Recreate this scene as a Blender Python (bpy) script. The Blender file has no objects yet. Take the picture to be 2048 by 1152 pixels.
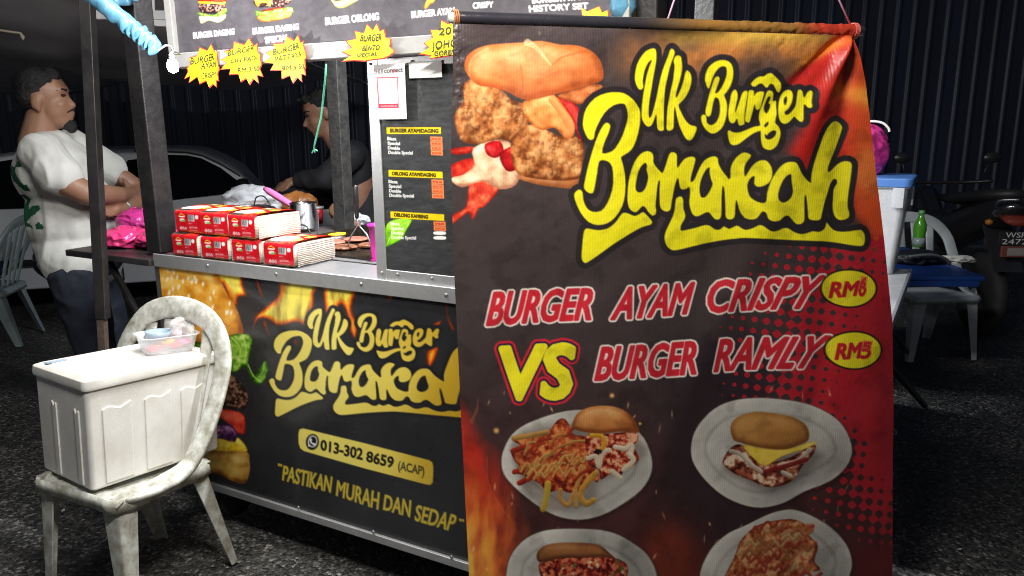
import bpy, bmesh, math, random
import numpy as np
from math import sin, cos, tan, pi, radians, atan2, sqrt
from mathutils import Vector, Matrix, noise as mnoise

random.seed(7)
scene = bpy.context.scene
COL = scene.collection

# ------------------------------------------------------------------ camera, sky, exposure
CAM_H, FOC, PITCH, ROLL = 1.45, 1500.0, radians(12.5), radians(0.4)
FW = np.array([0, cos(PITCH), -sin(PITCH)])
_r0, _u0 = np.array([1.0, 0, 0]), np.array([0, sin(PITCH), cos(PITCH)])
RT = _r0 * cos(ROLL) - _u0 * sin(ROLL)
UP = _u0 * cos(ROLL) + _r0 * sin(ROLL)
EYE = np.array([0, 0, CAM_H])
cam_data = bpy.data.cameras.new('camera')
cam = bpy.data.objects.new('camera', cam_data)
COL.objects.link(cam)
cam_data.sensor_width = 36.0
cam_data.lens = FOC / 2048 * 36
cam_data.clip_start, cam_data.clip_end = 0.05, 400
M = Matrix.Identity(4)
for i in range(3):
    M[i][0], M[i][1], M[i][2], M[i][3] = RT[i], UP[i], -FW[i], EYE[i]
cam.matrix_world = M
scene.camera = cam

world = bpy.data.worlds.new('World')
scene.world = world
world.use_nodes = True
wn, wl = world.node_tree.nodes, world.node_tree.links
sky = wn.new('ShaderNodeTexSky')
sky.sky_type = 'NISHITA'
sky.sun_disc = False
sky.sun_elevation = radians(40.0)
sky.sun_rotation = radians(200)
wn['Background'].inputs['Strength'].default_value = 0.012
wl.new(sky.outputs['Color'], wn['Background'].inputs['Color'])

vs = scene.view_settings
scene.display_settings.display_device = 'sRGB'
vs.view_transform, vs.look, vs.exposure, vs.gamma = 'Standard', 'None', 0.0, 1.0
vs.use_curve_mapping = False
scene.cycles.max_bounces = 8
scene.cycles.transparent_max_bounces = 12
scene.cycles.caustics_reflective = scene.cycles.caustics_refractive = False
scene.cycles.sample_clamp_indirect = 4.0
scene.cycles.use_denoising = True
scene.cycles.pixel_filter_type = 'BLACKMAN_HARRIS'
scene.cycles.filter_width = 1.05

# ------------------------------------------------------------------ survey helpers: photo point -> place
def ray(x, y): return (x - 1024) / FOC * RT - (y - 576) / FOC * UP + FW
def at_z(x, y, z):
    d = ray(x, y); return EYE + d * (z - CAM_H) / d[2]
def at_y(x, y, Y):
    d = ray(x, y); return EYE + d * Y / d[1]
def at_plane(x, y, P, n):
    d = ray(x, y); return EYE + d * np.dot(np.asarray(P) - EYE, n) / np.dot(d, n)
def proj(P):
    v = np.asarray(P, float) - EYE
    w = v @ FW
    return 1024 + FOC * (v @ RT) / w, 576 - FOC * (v @ UP) / w

# ------------------------------------------------------------------ materials
def lin(c):
    c = np.asarray(c, float)
    return np.where(c <= .04045, c / 12.92, ((c + .055) / 1.055) ** 2.4)
def rgb(r, g, b): return tuple(lin(np.array([r, g, b]) / 255.0)) + (1.0,)
_MATS = {}
def mat(name, col=(.5, .5, .5, 1), rough=.5, metal=0.0, spec=.5, bump=0.0, bscale=40.0, var=0.0, vscale=6.0,
        col2=None, coat=0.0, trans=0.0, sheen=0.0, detail=4.0, thin=0.0, sss=0.0, stretch=(1, 1, 1)):
    if name in _MATS: return _MATS[name]
    m = bpy.data.materials.new(name); m.use_nodes = True
    nt = m.node_tree; N, L = nt.nodes, nt.links
    b = N['Principled BSDF']
    b.inputs['Base Color'].default_value = col
    b.inputs['Roughness'].default_value = rough
    b.inputs['Metallic'].default_value = metal
    b.inputs['Specular IOR Level'].default_value = spec
    b.inputs['Coat Weight'].default_value = coat
    b.inputs['Transmission Weight'].default_value = trans
    b.inputs['Subsurface Weight'].default_value = sss
    b.inputs['Subsurface Radius'].default_value = (.02, .01, .006)
    tc = N.new('ShaderNodeTexCoord')
    mp = N.new('ShaderNodeMapping'); mp.inputs['Scale'].default_value = stretch
    L.new(tc.outputs['Object'], mp.inputs['Vector'])
    if var > 0 or col2:
        n = N.new('ShaderNodeTexNoise'); n.inputs['Scale'].default_value = vscale
        n.inputs['Detail'].default_value = 6; n.inputs['Roughness'].default_value = .65
        L.new(mp.outputs['Vector'], n.inputs['Vector'])
        mr = N.new('ShaderNodeMapRange')
        mr.inputs['From Min'].default_value = .38; mr.inputs['From Max'].default_value = .66
        L.new(n.outputs['Fac'], mr.inputs['Value'])
        mx = N.new('ShaderNodeMix'); mx.data_type = 'RGBA'
        c2 = col2 if col2 else tuple(c * (1 - var) for c in col[:3]) + (1,)
        mx.inputs[6].default_value = col; mx.inputs[7].default_value = c2
        L.new(mr.outputs['Result'], mx.inputs[0])
        L.new(mx.outputs[2], b.inputs['Base Color'])
        rr = N.new('ShaderNodeMapRange')
        rr.inputs['To Min'].default_value = max(.02, rough - .1); rr.inputs['To Max'].default_value = min(1, rough + .15)
        L.new(n.outputs['Fac'], rr.inputs['Value']); L.new(rr.outputs['Result'], b.inputs['Roughness'])
    if bump > 0:
        n2 = N.new('ShaderNodeTexNoise'); n2.inputs['Scale'].default_value = bscale
        n2.inputs['Detail'].default_value = detail
        L.new(mp.outputs['Vector'], n2.inputs['Vector'])
        bp = N.new('ShaderNodeBump'); bp.inputs['Strength'].default_value = bump; bp.inputs['Distance'].default_value = .01
        L.new(n2.outputs['Fac'], bp.inputs['Height']); L.new(bp.outputs['Normal'], b.inputs['Normal'])
    if thin > 0:   # clear thin plastic: mostly see-through
        out = N['Material Output']
        tr = N.new('ShaderNodeBsdfTransparent'); ms = N.new('ShaderNodeMixShader')
        tr.inputs['Color'].default_value = (.96, .96, .97, 1)
        ms.inputs[0].default_value = 1 - thin
        L.new(tr.outputs[0], ms.inputs[1]); L.new(b.outputs[0], ms.inputs[2]); L.new(ms.outputs[0], out.inputs['Surface'])
    _MATS[name] = m
    return m

def emit(name, col, strength):
    if name in _MATS: return _MATS[name]
    m = bpy.data.materials.new(name); m.use_nodes = True
    b = m.node_tree.nodes['Principled BSDF']
    b.inputs['Base Color'].default_value = col
    b.inputs['Emission Color'].default_value = col
    b.inputs['Emission Strength'].default_value = strength
    _MATS[name] = m
    return m

def print_mat(name, rough=.45, bump=.15, rib=0.0, spec=.5, scratch=0.0, coat=0.0):
    """printed vinyl: colour from the sheet's own print layer, fine relief from textures"""
    if name in _MATS: return _MATS[name]
    m = bpy.data.materials.new(name); m.use_nodes = True
    N, L = m.node_tree.nodes, m.node_tree.links
    b = N['Principled BSDF']
    a = N.new('ShaderNodeAttribute'); a.attribute_name = 'print'
    tc = N.new('ShaderNodeTexCoord')
    n = N.new('ShaderNodeTexNoise'); n.inputs['Scale'].default_value = 9; n.inputs['Detail'].default_value = 8
    L.new(tc.outputs['Object'], n.inputs['Vector'])
    mr = N.new('ShaderNodeMapRange'); mr.inputs['From Min'].default_value = .35; mr.inputs['From Max'].default_value = .7
    mr.inputs['To Min'].default_value = max(.05, rough - .12); mr.inputs['To Max'].default_value = rough + .12
    L.new(n.outputs['Fac'], mr.inputs['Value']); L.new(mr.outputs['Result'], b.inputs['Roughness'])
    L.new(a.outputs['Color'], b.inputs['Base Color'])
    b.inputs['Specular IOR Level'].default_value = spec
    b.inputs['Coat Weight'].default_value = coat; b.inputs['Coat Roughness'].default_value = .15
    n2 = N.new('ShaderNodeTexNoise'); n2.inputs['Scale'].default_value = 60; n2.inputs['Detail'].default_value = 5
    L.new(tc.outputs['Object'], n2.inputs['Vector'])
    bp = N.new('ShaderNodeBump'); bp.inputs['Strength'].default_value = bump; bp.inputs['Distance'].default_value = .004
    L.new(n2.outputs['Fac'], bp.inputs['Height'])
    last = bp
    if rib > 0:
        w = N.new('ShaderNodeTexWave'); w.wave_type = 'BANDS'; w.bands_direction = 'X'
        w.inputs['Scale'].default_value = 50; w.inputs['Distortion'].default_value = .4; w.inputs['Detail'].default_value = 1
        L.new(tc.outputs['Object'], w.inputs['Vector'])
        b2 = N.new('ShaderNodeBump'); b2.inputs['Strength'].default_value = rib; b2.inputs['Distance'].default_value = .002
        L.new(w.outputs['Fac'], b2.inputs['Height']); L.new(bp.outputs['Normal'], b2.inputs['Normal']); last = b2
    L.new(last.outputs['Normal'], b.inputs['Normal'])
    _MATS[name] = m
    return m

# ------------------------------------------------------------------ object helpers
def link(o, parent=None):
    COL.objects.link(o)
    if parent is not None: o.parent = parent
    return o
def tag(o, label=None, cat=None, group=None, kind=None):
    if label: o['label'] = label
    if cat: o['category'] = cat
    if group: o['group'] = group
    if kind: o['kind'] = kind
    return o
def empty(name, loc=(0, 0, 0), rz=0.0, label=None, cat=None, group=None):
    o = bpy.data.objects.new(name, None); link(o)
    o.location = Vector([float(v) for v in loc]); o.rotation_euler = (0, 0, rz); o.empty_display_size = .1
    return tag(o, label, cat, group)
def copy_tree(o, parent=None):
    c = o.copy(); COL.objects.link(c)
    if parent is not None:
        c.parent = parent
    for ch in list(o.children): copy_tree(ch, c)
    return c

class MB:
    """collects shapes for ONE mesh object"""
    def __init__(s): s.v, s.f = [], []
    def add(s, vs_, fs):
        n = len(s.v); s.v += [tuple(map(float, p)) for p in vs_]; s.f += [tuple(i + n for i in f) for f in fs]; return s
    def box(s, c, d, rot=None):
        c, h = Vector(c), Vector(d) / 2
        p = [Vector((x * h.x, y * h.y, z * h.z)) for x in (-1, 1) for y in (-1, 1) for z in (-1, 1)]
        if rot is not None: p = [rot @ q for q in p]
        return s.add([c + q for q in p], [(0, 1, 3, 2), (4, 6, 7, 5), (0, 4, 5, 1), (2, 3, 7, 6), (0, 2, 6, 4), (1, 5, 7, 3)])
    def bar(s, a, b, w, d=None, up=(0, 0, 1)):
        a, b = Vector(a), Vector(b); d = d or w
        z = (b - a).normalized(); x = Vector(up).cross(z)
        if x.length < 1e-4: x = Vector((1, 0, 0)).cross(z)
        x.normalize(); y = z.cross(x)
        p = [q + x * (i * w / 2) + y * (j * d / 2) for q in (a, b) for i, j in ((-1, -1), (1, -1), (1, 1), (-1, 1))]
        return s.add(p, [(3, 2, 1, 0), (4, 5, 6, 7), (0, 1, 5, 4), (1, 2, 6, 5), (2, 3, 7, 6), (3, 0, 4, 7)])
    def tube(s, pts, r, n=8, cap=True):
        pts = [Vector([float(q) for q in p]) for p in pts]; rs = r if isinstance(r, (list, tuple)) else [r] * len(pts)
        ref = Vector((0, 0, 1)); rings = []; prev = None
        for i, p in enumerate(pts):
            t = (pts[min(i + 1, len(pts) - 1)] - pts[max(i - 1, 0)]).normalized()
            if prev is None:
                x = ref.cross(t)
                if x.length < .05: x = Vector((1, 0, 0)).cross(t)
            else: x = prev - t * prev.dot(t)
            x.normalize(); prev = x; y = t.cross(x)
            rings.append([p + (x * cos(2 * pi * k / n) + y * sin(2 * pi * k / n)) * rs[i] for k in range(n)])
        vs_ = [q for ring in rings for q in ring]
        fs = [(i * n + k, i * n + (k + 1) % n, (i + 1) * n + (k + 1) % n, (i + 1) * n + k) for i in range(len(pts) - 1) for k in range(n)]
        if cap: fs += [tuple(range(n - 1, -1, -1)), tuple((len(pts) - 1) * n + k for k in range(n))]
        return s.add(vs_, fs)
    def lathe(s, prof, c=(0, 0, 0), n=24, axis='Z', sx=1, sy=1):
        c = Vector(c); vs_ = []
        for r, h in prof:
            for k in range(n):
                a = 2 * pi * k / n; q = (r * cos(a) * sx, r * sin(a) * sy, h)
                if axis == 'Y': q = (q[0], q[2], q[1])
                if axis == 'X': q = (q[2], q[0], q[1])
                vs_.append(c + Vector(q))
        m = len(prof)
        fs = [(i * n + k, i * n + (k + 1) % n, (i + 1) * n + (k + 1) % n, (i + 1) * n + k) for i in range(m - 1) for k in range(n)]
        if prof[0][0] > 1e-5: fs.append(tuple(range(n - 1, -1, -1)))
        if prof[-1][0] > 1e-5: fs.append(tuple((m - 1) * n + k for k in range(n)))
        return s.add(vs_, fs)
    def prism(s, poly, fn, d0, d1):
        n = len(poly)
        return s.add([fn(p[0], p[1], d0) for p in poly] + [fn(p[0], p[1], d1) for p in poly],
                     [tuple(range(n)), tuple(range(2 * n - 1, n - 1, -1))] + [(i, (i + 1) % n, n + (i + 1) % n, n + i) for i in range(n)])
    def loft(s, rings, cap=True, closed=True):
        n = len(rings[0]); vs_ = [q for r in rings for q in r]; m = len(rings)
        kk = range(n) if closed else range(n - 1)
        fs = [(i * n + k, i * n + (k + 1) % n, (i + 1) * n + (k + 1) % n, (i + 1) * n + k) for i in range(m - 1) for k in kk]
        if cap and closed: fs += [tuple(range(n - 1, -1, -1)), tuple((m - 1) * n + k for k in range(n))]
        return s.add(vs_, fs)
    def grid(s, fn, nu, nv):
        vs_ = [fn(i / nu, j / nv) for j in range(nv + 1) for i in range(nu + 1)]
        return s.add(vs_, [(j * (nu + 1) + i, j * (nu + 1) + i + 1, (j + 1) * (nu + 1) + i + 1, (j + 1) * (nu + 1) + i) for j in range(nv) for i in range(nu)])
    def mesh(s, name, smooth=False, fix=True):
        me = bpy.data.meshes.new(name); me.from_pydata(s.v, [], s.f); me.update()
        if fix:
            b = bmesh.new(); b.from_mesh(me); bmesh.ops.recalc_face_normals(b, faces=b.faces); b.to_mesh(me); b.free()
        if smooth: me.polygons.foreach_set('use_smooth', [True] * len(me.polygons))
        return me
    def build(s, name, m, parent=None, bevel=0.0, smooth=False, seg=2, subsurf=0, solid=0.0):
        me = s.mesh(name, smooth); me.materials.append(m)
        o = bpy.data.objects.new(name, me); link(o, parent)
        if solid: 
            md = o.modifiers.new('thickness', 'SOLIDIFY'); md.thickness = solid; md.offset = 0
        if bevel:
            md = o.modifiers.new('edges', 'BEVEL'); md.width = bevel; md.segments = seg; md.limit_method = 'ANGLE'; md.angle_limit = radians(40)
            me.polygons.foreach_set('use_smooth', [True] * len(me.polygons))
            md2 = o.modifiers.new('shade', 'WEIGHTED_NORMAL'); md2.keep_sharp = True
        if subsurf:
            md = o.modifiers.new('round', 'SUBSURF'); md.levels = md.render_levels = subsurf
        return o

def crom(pts, closed=False, k=6):
    P = [np.asarray(p, float) for p in pts]; n = len(P); out = []
    rng = range(n) if closed else range(n - 1)
    for i in rng:
        if closed: a, b, c, d = P[i - 1], P[i], P[(i + 1) % n], P[(i + 2) % n]
        else: a, b, c, d = P[max(i - 1, 0)], P[i], P[i + 1], P[min(i + 2, n - 1)]
        for j in range(k):
            t = j / k
            out.append(.5 * ((2 * b) + (-a + c) * t + (2 * a - 5 * b + 4 * c - d) * t * t + (-a + 3 * b - 3 * c + d) * t ** 3))
    if not closed: out.append(P[-1])
    return np.array(out)

# ------------------------------------------------------------------ print shop: numpy painter on sheet vertices
def vnoise(x, y, seed=0):
    xi, yi = np.floor(x).astype(np.int64), np.floor(y).astype(np.int64)
    fx, fy = x - xi, y - yi
    fx, fy = fx * fx * (3 - 2 * fx), fy * fy * (3 - 2 * fy)
    def h(i, j):
        n = (i * 374761393 + j * 668265263 + seed * 1442695041) & 0x7fffffff
        n = ((n ^ (n >> 13)) * 1274126177) & 0x7fffffff
        return ((n ^ (n >> 16)) & 0xffff) / 65535.0
    return (h(xi, yi) * (1 - fx) + h(xi + 1, yi) * fx) * (1 - fy) + (h(xi, yi + 1) * (1 - fx) + h(xi + 1, yi + 1) * fx) * fy
def fbm(x, y, sc, oct=4, seed=0):
    v, a, t = 0, .5, 0
    for o in range(oct):
        ca, sa = cos(.6 + 1.1 * o), sin(.6 + 1.1 * o)
        v = v + a * vnoise((x * ca - y * sa) / sc + 17.3 * o + 311, (x * sa + y * ca) / sc - 9.1 * o + 177, seed + o); t += a; a *= .5; sc /= 2.05
    return v / t
def sst(e0, e1, x):
    t = np.clip((x - e0) / (e1 - e0), 0, 1); return t * t * (3 - 2 * t)

_GL = {}
def glyphs(txt):
    """outline segments of a line of type (default typeface), unit cap height, width, from 0,0"""
    if txt in _GL: return _GL[txt]
    cu = bpy.data.curves.new('type', 'FONT'); cu.body = txt; cu.resolution_u = 3; cu.fill_mode = 'FRONT'
    ob = bpy.data.objects.new('type', cu); COL.objects.link(ob)
    dg = bpy.context.evaluated_depsgraph_get()
    me = bpy.data.meshes.new_from_object(ob.evaluated_get(dg))
    co = np.array([v.co[:2] for v in me.vertices]); cnt = {}
    for p in me.polygons:
        for e in p.edge_keys: cnt[e] = cnt.get(e, 0) + 1
    seg = np.array([(co[a], co[b]) for (a, b), c in cnt.items() if c == 1])
    tris = [tuple(p.vertices) for p in me.polygons]
    bpy.data.objects.remove(ob); bpy.data.curves.remove(cu); bpy.data.meshes.remove(me)
    _GL[txt] = (seg, co, tris)
    return _GL[txt]
CAPH = None
def glyph_box(txt):
    global CAPH
    if CAPH is None: CAPH = glyphs('H')[1][:, 1].max()
    seg, co, tris = glyphs(txt)
    x0, x1 = co[:, 0].min(), co[:, 0].max()
    nrm = lambda q: np.stack([(q[..., 0] - x0) / (x1 - x0), q[..., 1] / CAPH], -1)
    return nrm(seg), nrm(co), tris, (x1 - x0) / CAPH

class Paint:
    def __init__(s, X, Y, base=(0, 0, 0)):
        s.X, s.Y = X.ravel().astype(float), Y.ravel().astype(float)
        s.c = np.tile(np.array(base, float), (s.X.size, 1)) / 255.0
        s.aa = 1.2
    def sel(s, x0, y0, x1, y1): return np.nonzero((s.X > x0) & (s.X < x1) & (s.Y > y0) & (s.Y < y1))[0]
    def put(s, idx, col, a):
        col = np.asarray(col, float)
        if col.ndim == 1: col = col[None] / 255.0
        s.c[idx] = s.c[idx] * (1 - a[:, None]) + col * a[:, None]
    def sdf(s, idx, seg):
        x, y = s.X[idx].astype(np.float32), s.Y[idx].astype(np.float32)
        d = np.full(x.size, 1e9, np.float32); ins = np.zeros(x.size, bool)
        for ax, ay, bx, by in np.asarray(seg, float).reshape(-1, 4).tolist():
            ex, ey = bx - ax, by - ay; L2 = ex * ex + ey * ey
            if L2 < 1e-9: continue
            wx, wy = x - ax, y - ay
            t = np.clip((wx * ex + wy * ey) / L2, 0, 1)
            d = np.minimum(d, (wx - t * ex) ** 2 + (wy - t * ey) ** 2)
            c = (ay > y) != (by > y)
            if abs(ey) > 1e-9: ins ^= c & (x < ax + (y - ay) / ey * ex)
        d = np.sqrt(d)
        return np.where(ins, -d, d)
    def loops(s, lps, smooth=True, pad=30):
        seg = []
        for l in lps:
            q = crom(l, True, 3 if len(l) < 60 else 2) if smooth else np.asarray(l, float)
            seg += [(q[i], q[(i + 1) % len(q)]) for i in range(len(q))]
        seg = np.array(seg)
        x0, y0 = seg.reshape(-1, 2).min(0) - pad; x1, y1 = seg.reshape(-1, 2).max(0) + pad
        idx = s.sel(x0, y0, x1, y1)
        return idx, s.sdf(idx, seg) if idx.size else np.zeros(0)
    def cov(s, d, w=0.0): return np.clip(.5 - (d - w) / (2 * s.aa) , 0, 1)
    def shape(s, lps, col, smooth=True, grow=0.0, soft=0.0, alpha=1.0):
        if not isinstance(lps[0][0], (list, tuple, np.ndarray)): lps = [lps]
        idx, d = s.loops(lps, smooth, 20 + grow + soft * 2)
        if idx.size == 0: return
        a = s.cov(d, grow) if soft == 0 else 1 - sst(-soft, soft, d - grow)
        s.put(idx, col, a * alpha)
    def food(s, poly, cols, sc=10, seed=0, amp=1.0, grad=(0, -1), edge=8, rim=None, smooth=True, alpha=1.0, gw=.55, warp=0.0):
        """a printed photograph of food: dark, mid, light tones mixed by noise, a light direction and rounded edges"""
        idx, d = s.loops([poly], smooth, 6)
        if idx.size == 0: return
        x, y = s.X[idx], s.Y[idx]; P = np.asarray(poly, float); c0, c1 = P.min(0), P.max(0)
        u = (x - c0[0]) / (c1[0] - c0[0] + 1e-6) - .5; v = (y - c0[1]) / (c1[1] - c0[1] + 1e-6) - .5
        n = fbm(x + warp * fbm(x, y, sc * 2, 2, seed + 5), y, sc, 4, seed)
        t = .5 + (n - .5) * 2.0 * amp + gw * (u * grad[0] + v * grad[1]) - .45 * (1 - sst(0, edge, -d)) + .08
        t = np.clip(t, 0, 1)[:, None]
        D, Mi, Li = [np.array(c, float) / 255 for c in cols]
        col = np.where(t < .5, D + (Mi - D) * t * 2, Mi + (Li - Mi) * (t - .5) * 2)
        s.put(idx, col, s.cov(d) * alpha)
    def dab(s, x, y, rx, ry, col, ang=0.0, soft=0.0, alpha=1.0):
        R = max(rx, ry) * 1.4 + 4; idx = s.sel(x - R, y - R, x + R, y + R)
        if idx.size == 0: return
        dx, dy = s.X[idx] - x, s.Y[idx] - y
        a, b = dx * cos(ang) + dy * sin(ang), -dx * sin(ang) + dy * cos(ang)
        q = np.sqrt((a / rx) ** 2 + (b / ry) ** 2)
        m = min(rx, ry)
        al = np.clip(.5 - (q - 1) * m / (2 * s.aa), 0, 1) if soft == 0 else 1 - sst(1 - soft, 1 + soft * .3, q)
        s.put(idx, col, al * alpha)
    def line(s, pts, r, col, alpha=1.0, shade=None, k=5):
        q = crom(pts, False, k) if len(pts) > 2 else np.array(pts, float)
        rs = np.linspace(r[0], r[1], len(q)) if isinstance(r, tuple) else np.full(len(q), float(r))
        x0, y0 = q.min(0) - rs.max() - 4; x1, y1 = q.max(0) + rs.max() + 4
        idx = s.sel(x0, y0, x1, y1)
        if idx.size == 0: return
        x, y = s.X[idx], s.Y[idx]; best = np.full(x.size, 1e9); side = np.zeros(x.size)
        for i in range(len(q) - 1):
            ax, ay = q[i]; ex, ey = q[i + 1] - q[i]; L2 = ex * ex + ey * ey + 1e-9
            t = np.clip(((x - ax) * ex + (y - ay) * ey) / L2, 0, 1)
            rr = rs[i] + (rs[i + 1] - rs[i]) * t
            dx, dy = x - ax - t * ex, y - ay - t * ey
            dd = np.sqrt(dx * dx + dy * dy) - rr
            b = dd < best; best = np.where(b, dd, best); side = np.where(b, dy / (rr + .01), side)
        if shade is not None:
            t = np.clip(.5 - side * .6, 0, 1)[:, None]
            col = np.array(shade, float) / 255 * (1 - t) + np.array(col, float) / 255 * t
            s.put(idx, col, s.cov(best) * alpha)
        else: s.put(idx, col, s.cov(best) * alpha)
    def text(s, txt, bl, br, tl, tr=None, col=(255, 255, 255), bold=0.0, rings=(), alpha=1.0):
        bl, br, tl = [np.array(q, float) for q in (bl, br, tl)]
        tr = np.array(tr, float) if tr is not None else br + tl - bl
        seg = glyph_box(txt)[0]
        u, v = seg[..., :1], seg[..., 1:]
        S = bl * (1 - u) * (1 - v) + br * u * (1 - v) + tl * (1 - u) * v + tr * u * v
        pad = 4 + bold + max([r[0] for r in rings], default=0)
        x0, y0 = S.reshape(-1, 2).min(0) - pad; x1, y1 = S.reshape(-1, 2).max(0) + pad
        idx = s.sel(x0, y0, x1, y1)
        if idx.size == 0: return
        d = s.sdf(idx, S)
        for w, c in rings: s.put(idx, c, s.cov(d, w + bold))
        s.put(idx, col, s.cov(d, bold) * alpha)

def sheet(name, V, nu, nv, paint, m, parent=None, inv=None):
    """one printed sheet: (nv+1)*(nu+1) vertices V, colours from the painter"""
    me = bpy.data.meshes.new(name)
    i = np.arange(nu)[None, :] + np.arange(nv)[:, None] * (nu + 1)
    q = np.stack([i, i + 1, i + nu + 2, i + nu + 1], -1).reshape(-1, 4)
    nq = len(q)
    me.vertices.add(len(V)); me.vertices.foreach_set('co', np.asarray(V, np.float32).ravel())
    me.loops.add(nq * 4); me.loops.foreach_set('vertex_index', q.ravel().astype(np.int32))
    me.polygons.add(nq); me.polygons.foreach_set('loop_start', (np.arange(nq) * 4).astype(np.int32))
    me.update(calc_edges=True)
    me.polygons.foreach_set('use_smooth', np.ones(nq, bool))
    at = me.color_attributes.new('print', 'FLOAT_COLOR', 'POINT')
    c = np.ones((len(V), 4), np.float32); c[:, :3] = lin(np.clip(paint.c, 0, 1))
    at.data.foreach_set('color', c.ravel())
    me.materials.append(m)
    o = bpy.data.objects.new(name, me); link(o, parent)
    return o
# ------------------------------------------------------------------ common materials
M_ALU = mat('aluminium', (.72, .73, .74, 1), .55, 1.0, bump=.05, bscale=30, var=.25, vscale=9)
M_STEEL = mat('brushed_steel', (.50, .50, .51, 1), .46, 1.0, var=.3, vscale=14, bump=.06, bscale=120, stretch=(1, 12, 12))
M_WHITE_PAINT = mat('white_painted_metal', (.62, .63, .61, 1), .4, var=.15, vscale=12)
M_BLACK_PAINT = mat('black_painted_steel', (.013, .012, .013, 1), .38, var=.5, vscale=18, bump=.12, bscale=60, col2=(.022, .020, .020, 1))
M_OLD_BLACK = mat('scuffed_black_post', (.018, .018, .018, 1), .6, col2=(.042, .040, .036, 1), vscale=26, bump=.3, bscale=70)
M_RUST = mat('rusty_steel', (.10, .065, .045, 1), .7, col2=(.05, .04, .036, 1), vscale=24, bump=.3, bscale=90)
M_RUBBER = mat('black_rubber', (.015, .015, .015, 1), .75, bump=.1, bscale=80)
M_BLACK_PLASTIC = mat('black_plastic', (.02, .02, .022, 1), .35)
M_CHAIR = mat('stained_white_plastic', (.60, .61, .57, 1), .42, col2=(.27, .26, .20, 1), vscale=22, bump=.08, bscale=90)
M_CHAIR2 = mat('grey_white_plastic', (.50, .53, .53, 1), .45, var=.25, vscale=7)
M_CHAIR3 = mat('pale_blue_grey_plastic', (.42, .50, .50, 1), .42, var=.25, vscale=7)
M_PINKBAG = mat('pink_plastic_bag', (.80, .05, .22, 1), .22, bump=.25, bscale=26, var=.25, vscale=9, spec=.6, sss=.15)
M_HOTPINK = mat('hot_pink_plastic_bag', (.85, .06, .38, 1), .22, bump=.25, bscale=26, var=.2, vscale=9, sss=.15)
M_SKIN = mat('skin', (.33, .17, .105, 1), .48, var=.18, vscale=16, bump=.06, bscale=160, sss=.06)
M_HAIR = mat('black_hair', (.012, .011, .011, 1), .45, bump=.7, bscale=110, stretch=(1, 1, 4))

# ------------------------------------------------------------------ ground
def asphalt():
    m = bpy.data.materials.new('coarse_asphalt'); m.use_nodes = True
    N, L = m.node_tree.nodes, m.node_tree.links; b = N['Principled BSDF']
    tc = N.new('ShaderNodeTexCoord')
    v = N.new('ShaderNodeTexVoronoi'); v.inputs['Scale'].default_value = 95; v.inputs['Randomness'].default_value = 1
    L.new(tc.outputs['Object'], v.inputs['Vector'])
    v2 = N.new('ShaderNodeTexVoronoi'); v2.inputs['Scale'].default_value = 210
    L.new(tc.outputs['Object'], v2.inputs['Vector'])
    sp = N.new('ShaderNodeSeparateColor'); L.new(v.outputs['Color'], sp.inputs['Color'])
    cr = N.new('ShaderNodeValToRGB'); e = cr.color_ramp.elements
    e[0].position, e[0].color = 0.0, (.012, .012, .012, 1)
    e[1].position, e[1].color = 1.0, (.34, .33, .31, 1)
    for p, c in ((.45, .058), (.70, .088), (.88, .14)):
        q = cr.color_ramp.elements.new(p); q.color = (c, c * .97, c * .92, 1)
    L.new(sp.outputs['Red'], cr.inputs['Fac'])
    n = N.new('ShaderNodeTexNoise'); n.inputs['Scale'].default_value = 1.3; n.inputs['Detail'].default_value = 7
    L.new(tc.outputs['Object'], n.inputs['Vector'])
    mr = N.new('ShaderNodeMapRange'); mr.inputs['From Min'].default_value = .36; mr.inputs['From Max'].default_value = .68
    mr.inputs['To Min'].default_value = .45; mr.inputs['To Max'].default_value = 1.45
    L.new(n.outputs['Fac'], mr.inputs['Value'])
    mx = N.new('ShaderNodeMix'); mx.data_type = 'RGBA'; mx.blend_type = 'MULTIPLY'; mx.inputs[0].default_value = 1
    L.new(cr.outputs['Color'], mx.inputs[6]); L.new(mr.outputs['Result'], mx.inputs[7])
    L.new(mx.outputs[2], b.inputs['Base Color'])
    b.inputs['Roughness'].default_value = .52
    inv = N.new('ShaderNodeMath'); inv.operation = 'MULTIPLY_ADD'; inv.inputs[1].default_value = -1.0; inv.inputs[2].default_value = 1
    L.new(v.outputs['Distance'], inv.inputs[0])
    ad = N.new('ShaderNodeMath'); ad.operation = 'MULTIPLY_ADD'; ad.inputs[1].default_value = -.4
    L.new(v2.outputs['Distance'], ad.inputs[0]); L.new(inv.outputs[0], ad.inputs[2])
    bp = N.new('ShaderNodeBump'); bp.inputs['Strength'].default_value = .6; bp.inputs['Distance'].default_value = .010
    L.new(ad.outputs[0], bp.inputs['Height']); L.new(bp.outputs['Normal'], b.inputs['Normal'])
    return m
g = MB().grid(lambda a, b: ((a - .5) * 120, (b - .35) * 120, .012 * mnoise.noise(((a - .5) * 60, (b - .35) * 60, 0)) - .012), 60, 60).build('ground', asphalt())
tag(g, kind='structure')
GZ = 0.0

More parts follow.
